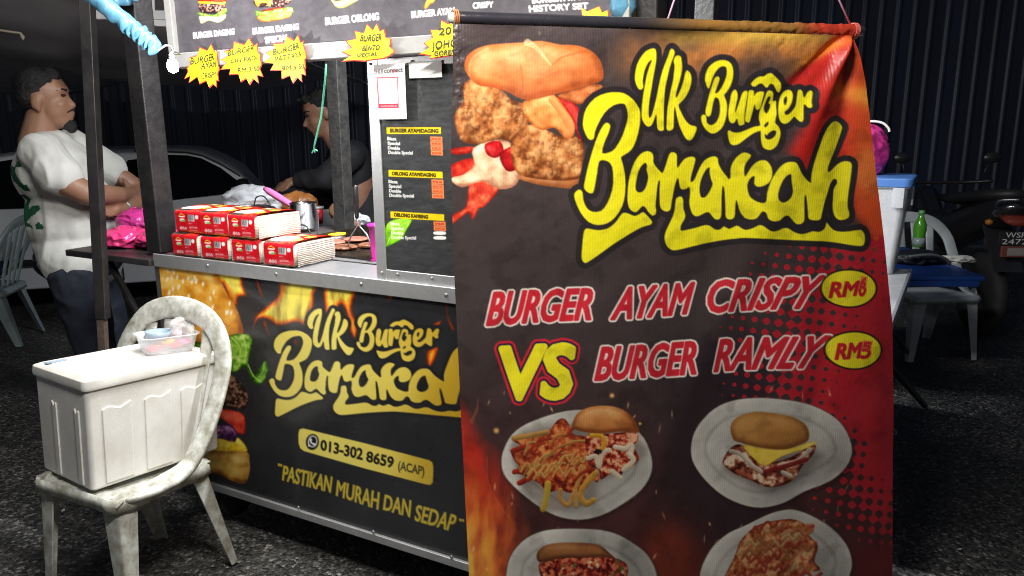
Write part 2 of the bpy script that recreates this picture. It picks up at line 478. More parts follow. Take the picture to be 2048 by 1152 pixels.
# ------------------------------------------------------------------ corrugated wall at the back
WALL_Y = 8.7
wall = empty('corrugated_wall', (0, WALL_Y, 0), 0, 'dark navy corrugated metal wall closing off the lot behind the stall', 'wall')
m_wall = mat('navy_painted_sheet', (.026, .032, .062, 1), .40, var=.5, vscale=2.2, bump=.10, bscale=4, stretch=(1, 1, .15))
for i in range(22):
    x0 = -9.5 + i * .92
    def f(a, b, x0=x0):
        x = a * .94; k = ((x0 + x) / .184) % 1.0
        rib = .022 * (sst(.04, .20, k) - sst(.30, .46, k))
        return (x0 + x, -float(rib) - (.004 if i % 2 else 0) + .012 * mnoise.noise((x0 + x, b * 2, 4.0)), b * 3.3)
    MB().grid(f, 92, 6).build('sheet', m_wall, wall, smooth=True)

# ------------------------------------------------------------------ food cart: frame of reference
_A, _B = at_z(320, 526, .973), at_z(907, 598, .973)
CT = (_B - _A)[:2] / np.linalg.norm((_B - _A)[:2])
CANG = atan2(CT[1], CT[0])
CN = np.array([CT[1], -CT[0], 0.0])                     # outward, towards the customers
CD = -CN                                                # into the cart
CO = np.array([_A[0], _A[1], 0.0])
def cw(u, w, z): return CO + np.array([CT[0], CT[1], 0]) * u + CD * w + np.array([0, 0, z])
def cu(px, py, w=0.0):
    P = at_plane(px, py, cw(0, w, 0), CN); d = P - CO
    return d[0] * CT[0] + d[1] * CT[1], P[2]
def cuz(px, py, z):                                     # point on a level surface of the cart -> (u, w)
    P = at_z(px, py, z) - CO
    return P[0] * CT[0] + P[1] * CT[1], P @ CD
Z_TOP, Z_TRIM = 1.0, .973
Z_BOT = (cu(452, 964)[1] + cu(933, 1125)[1]) / 2
CL = cu(1262, 20)[0] + .03
DEPTH = .88
print('cart', CO, math.degrees(CANG), 'len', CL, 'bottom', Z_BOT)

cart = empty('burger_cart', CO, CANG, 'black burger stall cart with flame-printed front panel and steel counter', 'food cart')
# body shell behind the printed panel
b = MB(); b.box((CL / 2, DEPTH / 2 + .01, (Z_BOT + .02 + Z_TRIM) / 2), (CL - .02, DEPTH - .02, Z_TRIM - Z_BOT - .03))
b.build('body', mat('dark_cart_body', (.03, .03, .032, 1), .5, var=.4, vscale=8), cart, bevel=.004)
# counter
b = MB(); b.box((CL / 2 + .005, DEPTH / 2 - .004, (Z_TOP + Z_TRIM) / 2 + .001), (CL + .03, DEPTH + .012, Z_TOP - Z_TRIM - .004))
b.build('counter_top', M_STEEL, cart, bevel=.003)
b = MB(); b.box((CL / 2 + .005, -.012, Z_TRIM + .0125), (CL + .036, .008, .045))
b.build('counter_trim', M_ALU, cart, bevel=.002)
b = MB(); b.box((CL / 2 + .005, -.012, Z_BOT - .014), (CL + .02, .012, .026))
b.build('bottom_trim', M_ALU, cart, bevel=.002)
def screw(p, par, r=.006):
    o = MB().lathe([(r, 0), (r, .001), (r * .7, .003), (0, .004)], (0, 0, 0), 10).build('screw', M_STEEL, par, smooth=True)
    o.rotation_euler = (pi / 2, 0, 0); o.location = p
for px, py in ((415, 531), (552, 548), (722, 568), (892, 590)):
    u, z = cu(px, py, -.016); screw((u, -.016, z), cart)
for px, py in ((597, 1015), (747, 1064), (903, 1114)):
    u, z = cu(px, py, -.018); screw((u, -.018, z), cart)
# casters
for u in (.16, CL - .16):
    for w in (.1, DEPTH - .12):
        c = MB(); c.lathe([(.02, -.025), (.075, -.022), (.085, -.012), (.085, .012), (.075, .022), (.02, .025)], (u, w, .085), 20, 'X')
        wh = c.build('wheel', M_RUBBER, cart, smooth=True)
        MB().box((u, w, Z_BOT * .5 + .055), (.062, .03, Z_BOT - .09)).build('fork', M_OLD_BLACK, wh, bevel=.003)
# posts
PW = .075
ul, _z = cu(318, 420, .06)
for (u, w, z0) in ((ul - .004, .06, Z_TOP), (CL - .01, .05, Z_TOP)):
    MB().box((u, w, (z0 + 2.3) / 2), (PW, PW, 2.3 - z0)).build('post', M_BLACK_PAINT, cart, bevel=.006)
ub, _z = cu(688, 430, DEPTH - .1)
for u in (ub, CL - .06):
    MB().box((u, DEPTH - .1, (Z_TOP + 2.3) / 2), (.062, .062, 2.3 - Z_TOP)).build('post', M_OLD_BLACK, cart, bevel=.004)
MB().box((CL / 2, DEPTH / 2, 2.32), (CL + .2, DEPTH + .2, .03)).build('roof', mat('dark_roof_sheet', (.05, .05, .055, 1), .6, var=.3), cart, bevel=.004)
# fold-down shelf on the near end
ue, we = cuz(156, 498, Z_TOP - .02)
print('left shelf', ue, we)
SHZ = Z_TOP - .015
b = MB(); b.box(((ue - .03) / 2, .20, SHZ - .012), (-ue - .03, .44, .024)); b.build('end_shelf', mat('dark_steel_shelf', (.16, .15, .15, 1), .35, .8, var=.4, vscale=10), cart, bevel=.003)
MB().bar((ue * .62, .02, SHZ - .03), (-.035, .02, .55), .018).build('shelf_brace', M_BLACK_PAINT, cart)
MB().box((-.012, .004, .84), (.028, .02, .30)).build('bracket', M_STEEL, cart, bevel=.002)

# ------------------------------------------------------------------ the shop lettering, traced once
def _c(ox, oy, k): return lambda pts: [(ox + x / k, oy + y / k) for x, y in pts]
c1, c2, c3, c4, c5 = _c(1240, 70, 5.12), _c(1390, 110, 5.762), _c(1130, 170, 3.2), _c(1300, 280, 5.236), _c(1480, 230, 4.115)
LOGO = [
 [c1([(180,562),(155,540),(132,480),(130,420),(150,320),(190,240),(250,170),(320,140),(352,150),(362,200),(355,290),(335,400),(310,530),(288,650),(275,760),(278,830),(290,848),(310,820),(340,720),(365,620),(400,460),(440,330),(480,230),(510,155),(530,142),(553,165),(552,200),(530,260),(500,350),(475,450),(455,560),(445,680),(440,800),(443,950),(435,975),(405,982),(378,965),(368,920),(358,815),(335,870),(310,920),(275,938),(240,920),(205,860),(200,780),(210,660),(230,540),(250,440),(280,340),(310,265),(300,262),(270,290),(240,350),(218,430),(212,480),(218,530),(205,555)])],
 [c1([(590,210),(620,225),(632,290),(632,360),(615,440),(590,530),(572,600),(570,640),(590,620),(630,530),(655,440),(668,385),(688,362),(720,395),(732,450),(722,520),(690,600),(650,660),(605,705),(600,730),(625,790),(670,870),(720,920),(775,935),(788,955),(770,1010),(740,1065),(705,1080),(675,1060),(640,1000),(605,920),(580,830),(565,750),(558,745),(550,800),(548,900),(545,950),(525,972),(495,980),(472,960),(472,880),(480,760),(505,620),(535,480),(548,390),(555,320),(545,270),(560,225)])],
 [c2([(295,60),(350,70),(395,110),(413,180),(410,270),(385,360),(345,430),(322,465),(345,530),(355,610),(345,710),(318,810),(275,870),(215,905),(160,890),(110,840),(78,770),(72,710),(95,687),(125,700),(132,760),(150,795),(190,808),(235,780),(268,710),(280,630),(275,560),(258,505),(225,490),(210,520),(195,600),(180,680),(155,710),(122,690),(120,640),(135,560),(160,450),(190,350),(215,270),(245,248),(268,265),(262,310),(240,380),(222,440),(255,430),(300,360),(335,270),(345,190),(335,145),(305,132),(260,150),(215,210),(185,290),(165,365),(150,385),(130,355),(112,290),(118,220),(150,140),(210,85),(260,65)])],
 [c2([(435,400),(460,430),(465,490),(450,570),(440,640),(445,660),(460,620),(490,520),(515,440),(545,415),(570,425),(568,470),(555,560),(545,650),(545,740),(550,790),(530,805),(500,812),(480,790),(466,738),(455,745),(440,775),(410,787),(380,760),(368,700),(370,620),(385,520),(400,440)])],
 [c2([(600,408),(635,415),(640,450),(642,472),(665,440),(700,425),(745,428),(745,460),(730,530),(720,600),(705,625),(680,632),(662,610),(655,575),(645,590),(630,660),(615,740),(600,775),(570,772),(553,745),(555,670),(565,570),(575,470),(580,425)])],
 [c2([(815,412),(850,430),(862,470),(862,532),(898,530),(895,600),(893,680),(875,760),(880,790),(915,830),(933,890),(925,960),(895,1040),(845,1085),(795,1090),(745,1060),(725,980),(722,890),(715,875),(670,890),(620,920),(560,970),(500,1020),(440,1040),(400,1015),(378,950),(368,890),(385,868),(410,882),(460,895),(520,885),(590,855),(660,825),(715,815),(720,785),(710,740),(710,680),(725,610),(745,540),(765,470),(785,425)]),
  c2([(812,480),(828,500),(812,555),(830,570),(828,610),(800,665),(785,672),(765,640),(762,590),(778,530),(795,490)]), c2([(800,770),(805,790),(790,820),(770,832),(760,815),(775,790)]), c2([(860,868),(885,880),(880,920),(850,955),(810,973),(775,960),(765,930),(768,910),(785,925),(800,905),(830,880)])],
 [c2([(610,325),(650,280),(700,252),(750,250),(790,220),(830,215),(860,240),(900,275),(940,330),(948,390),(930,430),(905,425),(880,390),(860,350),(830,335),(810,345),(790,375),(765,375),(740,345),(710,332),(680,345),(655,365),(625,365),(605,345)])],
 [c2([(1035,403),(1070,420),(1080,470),(1060,550),(1020,620),(985,650),(982,680),(1010,690),(1050,660),(1095,600),(1110,550),(1125,470),(1140,415),(1165,402),(1190,425),(1195,470),(1210,490),(1240,440),(1275,412),(1298,430),(1290,480),(1275,540),(1275,590),(1255,612),(1230,605),(1210,575),(1195,580),(1185,650),(1180,730),(1165,768),(1140,765),(1110,735),(1090,712),(1070,725),(1030,770),(980,793),(940,775),(915,720),(912,640),(925,560),(950,480),(985,425)]),
  c2([(1015,480),(1018,520),(1000,570),(985,577),(980,540),(990,500)])],
 [c3([(300,48),(360,55),(420,95),(460,150),(468,200),(462,270),(440,350),(410,410),(370,440),(345,455),(340,470),(355,520),(367,600),(365,690),(345,770),(300,840),(250,878),(190,890),(130,870),(80,810),(45,730),(42,690),(70,665),(92,680),(98,730),(120,780),(155,805),(210,800),(250,750),(280,670),(288,590),(280,520),(255,488),(215,478),(195,495),(185,560),(170,640),(158,685),(130,685),(104,660),(105,620),(125,530),(155,420),(190,320),(225,255),(250,242),(268,262),(255,310),(230,370),(217,433),(260,430),(300,405),(350,320),(380,230),(383,180),(370,135),(350,120),(290,130),(230,180),(190,250),(170,300),(165,335),(150,350),(125,340),(97,280),(95,220),(115,150),(170,85),(240,55)])],
 [c3([(382,680),(388,620),(405,550),(430,490),(470,440),(515,422),(548,435),(557,465),(555,495),(580,530),(606,556)])
  + c4([(118,342),(135,320),(165,240),(190,165),(215,132),(245,128),(275,145),(283,185),(280,250),(290,292),(320,250),(370,195),(430,175),(470,182),(482,210),(465,280),(440,370),(433,430),(440,442),(468,425),(490,380),(530,290),(580,215),(640,180),(690,172),(715,195),(722,245),(750,310),(800,380),(820,408),(838,390),(838,310),(855,245),(900,175),(950,135),(990,132),(1032,155),(1020,190),(985,240),(970,300),(972,360),(980,378),(1000,350),(1040,280)])
  + c5([(112,388),(150,370),(190,375),(220,415),(230,465),(222,520),(195,560),(150,585),(115,585),(97,560),(100,510),(90,500),(60,530),(45,580),(55,640),(75,680),(120,710),(165,720),(185,700),(190,640),(215,550),(255,470),(300,410),(350,383),(400,385),(425,415),(455,470),(500,525),(535,552),(542,540),(545,480),(560,410),(600,290),(645,170),(690,95),(740,55),(790,55),(830,90),(825,130),(790,220),(740,330),(700,410),(690,450),(700,468),(730,450),(790,400),(845,378),(885,388),(895,420),(885,510),(870,600),(858,690),(858,760),(868,800),(860,840),(820,858),(780,855),(750,820),(737,760),(740,690),(745,610),(775,560),(770,528),(745,525),(715,560),(690,630),(660,720),(640,800),(625,850),(590,860),(540,855),(522,835),(520,800),(508,700),(500,660),(490,655),(487,700),(490,800),(490,860),(465,888),(430,890),(400,865),(370,830),(345,820),(315,835),(290,860),(250,868),(215,860),(195,840),(185,805),(165,788),(145,800),(115,845),(70,857),(30,845)])
  + c4([(970,800),(940,760),(920,700),(905,640),(895,635),(888,690),(885,780),(870,820),(835,832),(805,820),(792,780),(790,690),(782,560),(772,490),(758,495),(752,600),(752,750),(745,810),(715,835),(680,825),(650,790),(630,765),(600,757),(560,775),(510,798),(470,795),(440,760),(420,690),(418,630),(428,560),(420,495),(390,510),(345,520),(318,500),(308,450),(300,410),(290,402),(268,440),(245,540),(225,650),(212,720),(185,745),(150,745),(115,725),(95,690),(88,600),(88,500),(92,428),(75,430),(60,500),(50,600),(42,690),(50,730),(40,775),(5,788)])
  + c3([(545,832),(520,810),(500,780),(480,772),(460,790),(440,808),(415,805),(390,780),(380,735)]),
  c3([(505,497),(513,520),(510,540),(520,590),(505,650),(480,680),(450,682),(435,660),(440,610),(455,550),(480,510)]),
  c4([(635,290),(633,340),(645,410),(660,460),(640,520),(600,585),(570,605),(540,595),(527,540),(530,480),(550,400),(590,320),(615,295)]),
  c5([(365,482),(372,520),(378,570),(387,620),(375,670),(340,705),(305,713),(275,690),(270,640),(290,570),(325,505)])],
 [c3([(350,815),(380,815),(425,833),(455,825),(485,810),(510,830),(545,868),(535,890),(480,905),(400,945),(300,1005),(210,1070),(130,1125),(105,1128),(90,1100),(92,1040),(100,950),(110,918),(130,912),(190,922),(250,912),(300,875),(330,835)])],
 [c4([(315,592),(340,600),(352,640),(352,720),(370,780),(360,830),(325,885),(315,930),(330,950),(400,938),(500,915),(570,895),(620,895),(655,915),(690,940),(740,938),(780,905),(830,932),(900,895),(940,915),(985,938)])
  + c5([(90,925),(135,900),(170,912),(220,948),(270,948),(320,925),(360,925),(400,950),(450,970),(500,968),(560,948),(610,955),(655,935),(672,905),(680,880),(700,900),(740,940),(800,955),(870,950),(950,938),(980,960),(992,1000),(985,1050),(960,1070),(890,1065),(800,1050),(640,1030),(400,1022),(200,1012),(30,1008)])
  + c4([(900,1030),(750,1052),(550,1090),(350,1135),(250,1152),(200,1140),(160,1100),(140,1040),(145,980),(175,910),(220,830),(255,740),(268,640),(280,608)])],
]
def homog(src, dst):
    A = []
    for (x, y), (u, v) in zip(src, dst):
        A += [[x, y, 1, 0, 0, 0, -u * x, -u * y], [0, 0, 0, x, y, 1, -v * x, -v * y]]
    h = np.linalg.lstsq(np.array(A, float), np.array([q for p in dst for q in p], float), rcond=None)[0]
    H = np.append(h, 1).reshape(3, 3)
    def f(pts):
        P = np.asarray(pts, float); q = np.c_[P, np.ones(len(P))] @ H.T
        return [tuple(r) for r in q[:, :2] / q[:, 2:]]
    return f
def logo(pt, fn, col, ring, ringcol):
    L = [[fn(l) for l in g] for g in LOGO]
    for g in L: pt.shape([g[0]], ringcol, grow=ring)
    for g in L:
        if callable(col):
            idx, d = pt.loops(g)
            if idx.size: pt.put(idx, col(pt.X[idx], pt.Y[idx]), pt.cov(d))
        else: pt.shape(g, col)

def flame(pt, poly, seed, hot=1.0, soft=6, edge=16, core=(255, 235, 90)):
    """printed flame: red rim, orange body, yellow core, with streaks along its height"""
    idx, d = pt.loops([poly], True, soft * 2 + 4)
    if idx.size == 0: return
    x, y = pt.X[idx], pt.Y[idx]
    n = fbm(x * 2.0 + 14 * fbm(x, y, 40, 2, seed), y * .45, 26, 4, seed)
    I = np.clip(sst(-2, edge, -d) * (.42 + 1.0 * n) * hot, 0, 1)[:, None]
    st = [np.array(c, float) / 255 for c in ((120, 30, 5), (235, 95, 10), (252, 165, 25), core)]
    k = I * 3
    col = np.where(k < 1, st[0] + (st[1] - st[0]) * k, np.where(k < 2, st[1] + (st[2] - st[1]) * (k - 1), st[2] + (st[3] - st[2]) * (k - 2)))
    pt.put(idx, col, (1 - sst(-soft, soft * .6, d)) * np.clip(.35 + n * 1.1, 0, 1))

# ------------------------------------------------------------------ printed front panel
k1, k2 = _c(320, 520, 3.357), _c(400, 820, 3.47)
NU, NV = 560, 350
uu, zz = np.meshgrid(np.linspace(0, CL, NU + 1), np.linspace(Z_TRIM - .006, Z_BOT - .004, NV + 1))
W = CO + uu[..., None] * np.array([CT[0], CT[1], 0]) + zz[..., None] * np.array([0, 0, 1.0]) + CN * .006
PXs, PYs = proj(W)
pt = Paint(PXs, PYs, (36, 37, 40))
n = fbm(pt.X, pt.Y, 60, 4, 3); pt.c *= (.85 + .35 * n)[:, None]
flame(pt, k1([(300,50),(540,80),(560,160),(590,240),(530,250),(520,310),(470,280),(430,180),(380,140),(330,90)]), 2, 1.15)
flame(pt, k1([(810,110),(1060,140),(1040,230),(1030,330),(1000,400),(1010,480),(960,440),(900,420),(840,440),(780,440),(720,400),(660,400),(620,470),(640,380),(700,320),(780,250),(800,190)]), 5, 1.25)
flame(pt, k1([(1110,150),(1320,170),(1300,260),(1290,340),(1330,440),(1310,530),(1270,470),(1250,360),(1220,300),(1190,330),(1170,390),(1120,400),(1100,300)]), 8, 1.1)
flame(pt, k1([(700,400),(720,430),(740,510),(715,490),(690,430)]), 9, .9, 4)
flame(pt, k1([(640,110),(665,150),(695,240),(680,250),(650,170)]), 4, .7, 4)
flame(pt, k1([(1500,205),(1590,210),(1560,260),(1535,265)]), 11, 1.1, 3)
flame(pt, k1([(1915,270),(1930,290),(1940,380),(1975,460),(1960,470),(1925,390)]), 12, .7, 4)
flame(pt, k1([(1790,610),(1870,580),(1850,660),(1810,720),(1790,680)]), 13, 1.0, 4)
flame(pt, k1([(1830,430),(1890,405),(1870,440)]), 14, 1.0, 3)
flame(pt, k1([(900,530),(920,545),(915,575),(905,565)]), 15, .7, 3)
# the big printed burger on the near end
BUN = ((150, 78, 12), (222, 150, 38), (250, 214, 120))
pt.food([(318,520),(420,534),(440,560),(455,588),(468,606),(482,640),(487,668),(470,690),(400,694),(318,680)], BUN, 16, 21, .45, (.2, -1), 16)
rng = np.random.RandomState(3)
for i in range(46):
    x = 326 + rng.rand() * 140; y = 532 + rng.rand() * 110
    if y < 534 + (x - 340) * .75 - 20 or x > 470: continue
    pt.dab(x, y, 2.2, 5, (250, 238, 205), .5 + rng.rand() * .5 - .6)
pt.food(k1([(425,650),(470,510),(560,498),(612,512),(612,600),(590,690),(640,770),(660,730),(700,678),(722,690),(726,740),(692,820),(650,838),(615,800),(570,712),(510,752),(460,748),(400,720),(300,640),(200,600),(160,560),(300,560)]), ((28, 66, 8), (92, 150, 24), (190, 215, 110)), 12, 22, .8, (.3, -.8), 6)
for q in (((480,520),(540,600),(500,720)), ((560,520),(580,610),(560,690)), ((590,700),(630,780),(680,820)), ((700,690),(690,750),(650,800))):
    pt.line(k1(q), (1.2, .6), (200, 225, 140), .7)
pt.food(k1([(200,770),(405,752),(480,770),(560,850),(592,920),(575,1000),(480,992),(405,970),(200,940)]), ((24, 15, 12), (66, 42, 32), (140, 104, 84)), 5, 23, 1.2, (.2, -.7), 8)
pt.food(k2([(0,10),(150,-6),(240,5),(308,42),(312,165),(250,152),(150,60),(0,60)]), ((120, 20, 14), (205, 52, 36), (235, 110, 80)), 12, 24, .5, (.2, -.6), 5)
pt.food(k2([(0,80),(150,102),(222,108),(262,190),(232,228),(150,205),(0,180)]), ((40, 10, 48), (86, 32, 96), (190, 150, 190)), 9, 25, .8, (.2, -.8), 4)
pt.food(k2([(0,190),(150,200),(236,222),(262,190),(312,240),(322,292),(200,292),(0,280)]), ((190, 140, 10), (238, 200, 36), (250, 232, 120)), 8, 26, .6, (.2, -.8), 4)
pt.food(k2([(0,270),(130,284),(322,290),(342,350),(346,420),(322,498),(282,512),(200,482),(120,440),(0,420)]), ((112, 66, 16), (196, 150, 62), (236, 206, 130)), 18, 27, .5, (.3, -.9), 14)
# name of the stall in gold
to_cart = homog([(1302.5, 97.3), (1164.4, 522.5), (1554.5, 177.7), (1532.3, 147.3), (1338, 497.7), (1613.9, 183.8), (1393.9, 256.5), (1526, 321)],
                [(635.8, 618.3), (553.8, 832.8), (830.9, 654), (808.5, 637.7), (676, 829.8), (875.5, 663), (711.7, 695.7), (808.5, 733)])
def gold(x, y):
    t = np.clip(.5 + .5 * np.sin((x - 560) / 92.0 + 1.2 * fbm(x, y, 120, 2, 4)), 0, 1)[:, None]
    return (np.array([196, 160, 40.]) * (1 - t) + np.array([242, 226, 110.]) * t) / 255
logo(pt, to_cart, gold, 6.5, (31, 31, 34))
# phone plate
pl = k2([(682,170),(690,135),(715,127),(1150,232),(1590,348),(1612,362),(1620,395),(1616,500),(1600,520),(1575,518),(1150,408),(720,285),(695,265),(684,230)])
idx, d = pt.loops([pl], False); pt.put(idx, gold(pt.X[idx], pt.Y[idx]), pt.cov(d))
K = lambda x, y: (400 + x / 3.47, 820 + y / 3.47)
pt.dab(*K(780, 222), 13, 16, (20, 20, 22), .1)
pt.dab(*K(782, 218), 9.5, 12, (240, 240, 240), .1); pt.shape([K(752, 225), K(750, 256), K(775, 246)], (240, 240, 240), False)
pt.dab(*K(782, 218), 7.2, 9.4, (20, 20, 22), .1)
pt.line([K(768, 205), K(772, 225), K(795, 240)], 1.7, (240, 240, 240)); pt.dab(*K(769, 206), 2, 3, (240,)*3); pt.dab(*K(794, 238), 3, 2, (240,)*3)
pt.text('013-302', K(838, 275), K(1125, 345), K(840, 208), K(1130, 272), (18, 18, 18), .9)
pt.text('8659', K(1155, 355), K(1338, 402), K(1160, 287), K(1345, 330), (18, 18, 18), .9)
pt.text('(ACAP)', K(1375, 412), K(1555, 455), K(1378, 355), K(1558, 395), (18, 18, 18), .2)
# slogan in brushed gold capitals
def slog(t, bl, br, tl, tr): pt.text(t, K(*bl), K(*br), K(*tl), K(*tr), (205, 182, 60), 1.1)
slog('"', (545, 410), (568, 413), (543, 376), (566, 380))
slog('PASTIKAN', (572, 485), (905, 572), (582, 388), (918, 466))
slog('MURAH', (945, 592), (1235, 690), (955, 490), (1245, 575))
slog('DAN', (1272, 690), (1455, 742), (1285, 590), (1465, 630))
slog('SEDAP', (1490, 765), (1750, 842), (1505, 660), (1785, 735))
slog('"', (1800, 790), (1826, 795), (1802, 758), (1830, 764))
for i in range(90):   # scuffs and specks in the vinyl
    x, y = rng.rand() * 600 + 330, rng.rand() * 560 + 540
    pt.dab(x, y, .8 + rng.rand(), .6 + rng.rand() * .6, (190, 190, 185), rng.rand() * 3, alpha=.25 * rng.rand())
V = np.stack([uu.ravel(), np.full(uu.size, -.006), zz.ravel()], -1)
sheet('front_panel', V, NU, NV, pt, print_mat('cart_panel_print', .34, .08, 0, .5, coat=.25), cart)

# ------------------------------------------------------------------ menu sign over the counter
s0, zr = cu(367, 136); s1 = cu(1262, 20)[0]
_, zrr = cu(895, 109)
Z_SG = (zr + zrr) / 2
print('sign', s0, s1, Z_SG, zr, zrr)
sgw = -.03
M_RAIL = mat('dull_white_metal', (.36, .36, .35, 1), .45, var=.2, vscale=12)
MB().box(((s0 + s1) / 2, sgw + .012, Z_SG + .022), (s1 - s0 + .02, .05, .044)).build('sign_rail', M_RAIL, cart, bevel=.003)
MB().box((s0 + .004, sgw + .012, Z_SG + .345), (.03, .048, .60)).build('sign_stile', M_RAIL, cart, bevel=.003)
MB().box((s1 - .004, sgw + .012, Z_SG + .345), (.03, .048, .60)).build('sign_stile', M_RAIL, cart, bevel=.003)
MB().box(((s0 + s1) / 2, sgw + .02, Z_SG + .34), (s1 - s0 - .03, .02, .59)).build('sign_backing', M_BLACK_PAINT, cart)
NU, NV = 800, 170
uu, zz = np.meshgrid(np.linspace(s0 + .02, s1 - .02, NU + 1), np.r_[np.linspace(Z_SG + .60, Z_SG + .25, 20), np.linspace(Z_SG + .25, Z_SG + .046, NV - 18)[1:]])
W = CO + uu[..., None] * np.array([CT[0], CT[1], 0]) + zz[..., None] * np.array([0, 0, 1.0]) + CN * (-sgw - .008)
PXs, PYs = proj(W)
pt = Paint(PXs, PYs, (80, 77, 82)); pt.aa = .75
n = fbm(pt.X, pt.Y, 9, 4, 8); n2 = fbm(pt.X, pt.Y, 90, 3, 5); pt.c *= (.80 + .25 * n + .2 * n2)[:, None]
q3, q4 = _c(340, 0, 5.76), _c(600, 0, 5.76)
def burger(q, x, y, s, seed, parts):
    for poly, cols, sc, am in parts:
        pt.food(q([(x + a * s, y + b_ * s) for a, b_ in poly]), cols, sc, seed, am, (.2, -.8), 3); seed += 1
RED, GRN, MEAT, CHS, BN = ((110, 16, 10), (200, 40, 24), (240, 110, 80)), ((70, 120, 30), (140, 185, 60), (215, 235, 150)), ((30, 18, 24), (80, 50, 46), (190, 150, 130)), ((220, 140, 20), (250, 200, 50), (255, 240, 150)), ((170, 80, 20), (238, 170, 70), (252, 232, 150))
burger(q3, 0, 0, 1, 40, [([(335,-60),(655,-60),(660,10),(600,30),(480,20),(345,15)], RED, 10, .6), ([(345,15),(480,20),(600,25),(655,20),(625,70),(500,45),(400,50),(350,40)], CHS, 8, .6),
   ([(350,50),(500,48),(640,60),(640,130),(560,160),(400,150),(350,110)], MEAT, 3, 1.3), ([(328,140),(420,160),(520,170),(600,130),(660,95),(655,150),(600,190),(480,200),(360,180)], GRN, 4, .9), ([(348,190),(420,185),(560,195),(655,165),(640,225),(560,262),(460,240),(380,276),(355,240)], ((150, 140, 110), (225, 220, 170), (245, 245, 215)), 7, .7)])
burger(q3, 0, 0, 1, 50, [([(990,-60),(1395,-60),(1400,20),(1300,90),(1180,80),(1010,80)], MEAT, 3, 1.3), ([(1000,10),(1160,5),(1180,20),(1165,80),(1130,40),(1060,40),(1020,80)], CHS, 6, .6), ([(1080,120),(1200,95),(1320,90),(1330,118),(1200,140),(1090,140)], RED, 6, .5),
   ([(1000,120),(1090,135),(1390,85),(1428,125),(1395,150),(1040,185),(1005,160)], GRN, 4, .9), ([(1020,190),(1200,150),(1400,135),(1390,195),(1280,230),(1120,252),(1050,240)], BN, 12, .35)])
burger(q4, 0, 0, 1, 60, [([(380,-40),(690,-60),(690,-5),(610,45),(520,90),(450,92),(400,50)], ((170, 150, 50), (240, 232, 130), (252, 250, 200)), 14, .4), ([(390,-30),(560,-30),(540,0),(450,12),(400,8)], MEAT, 4, 1)])
burger(q4, 0, 0, 1, 70, [([(1480,0),(1560,-10),(1550,30),(1500,60),(1470,100),(1435,95),(1450,50)], ((180, 90, 20), (240, 180, 60), (250, 220, 120)), 6, .6)])
WH = (246, 246, 244)
Q = lambda x, y: (340 + x / 5.76, y / 5.76)
R4 = lambda x, y: (600 + x / 5.76, y / 5.76)
pt.text('BURGER DAGING', Q(283, 445), Q(752, 395), Q(280, 380), Q(750, 332), WH, .7)
pt.text('BURGER DAGING', Q(970, 395), Q(1493, 340), Q(965, 330), Q(1490, 275), WH, .7)
pt.text('SPECIAL', Q(1112, 497), Q(1385, 465), Q(1105, 432), Q(1380, 400), WH, .7)
pt.text('BURGER OBLONG', R4(308, 288), R4(920, 228), R4(303, 210), R4(915, 150), WH, .75)
pt.text('BURGER AYAM', R4(1297, 208), R4(1790, 160), R4(1293, 135), R4(1786, 90), WH, .75)
S7 = lambda x, y: (880 + x / 4.876, y / 4.876)
pt.text('CRISPY', S7(330, 85), S7(525, 70), S7(330, 30), S7(525, 18), WH, .7)
pt.text('BURGER AYAM', S7(910, 35), S7(1420, -5), S7(905, -35), S7(1415, -75), WH, .75)
pt.text('HISTORY SET', S7(880, 118), S7(1452, 85), S7(875, 60), S7(1448, 30), WH, .75)
V = np.stack([uu.ravel(), np.full(uu.size, sgw - .006 + .012 - .002), zz.ravel()], -1)
sheet('sign_panel', V, NU, NV, pt, print_mat('sign_print', .42, .12, 0, .6), cart)

# ------------------------------------------------------------------ price board standing on the counter
m0 = cu(736, 130)[0]; m0b = cu(757, 551)[0]; MU0 = (m0 + m0b) / 2; MU1 = MU0 + .40
zb0 = Z_TOP + .002; zb1 = Z_SG - .002
print('board', MU0, m0, m0b, 'visible', cu(905, 300)[0])
fr = .036
MB().box((MU0 + fr / 2, .004, (zb0 + zb1) / 2), (fr, .022, zb1 - zb0)).build('board_stile', M_ALU, cart, bevel=.002)
MB().box((MU1 - fr / 2, .004, (zb0 + zb1) / 2), (fr, .022, zb1 - zb0)).build('board_stile', M_ALU, cart, bevel=.002)
MB().box(((MU0 + MU1) / 2, .0035, zb0 + .018), (MU1 - MU0 - 2 * fr, .02, .036)).build('board_rail', M_ALU, cart, bevel=.002)
MB().box(((MU0 + MU1) / 2, .0035, zb1 - .012), (MU1 - MU0 - 2 * fr, .02, .024)).build('board_rail', M_ALU, cart, bevel=.002)
MB().box(((MU0 + MU1) / 2, .009, (zb0 + zb1) / 2), (MU1 - MU0 - .02, .006, zb1 - zb0 - .02)).build('board_backing', M_BLACK_PAINT, cart)
for px, py in ((741, 128), (824, 123), (764, 545), (795, 548), (864, 556)):
    u, z = cu(px, py, -.0075); screw((u, -.0075, z), cart, .004)
NU, NV = 260, 470
uu, zz = np.meshgrid(np.linspace(MU0 + fr, MU1 - fr, NU + 1), np.linspace(zb1 - .024, zb0 + .036, NV + 1))
W = CO + uu[..., None] * np.array([CT[0], CT[1], 0]) + zz[..., None] * np.array([0, 0, 1.0]) + CN * .003
PXs, PYs = proj(W)
pt = Paint(PXs, PYs, (58, 60, 61))
n = fbm(pt.X * .3, pt.Y, 5, 3, 8); pt.c *= (.8 + .4 * n)[:, None]; pt.aa = .8
B7 = lambda x, y: (730 + x / 2.56, 110 + y / 2.56)
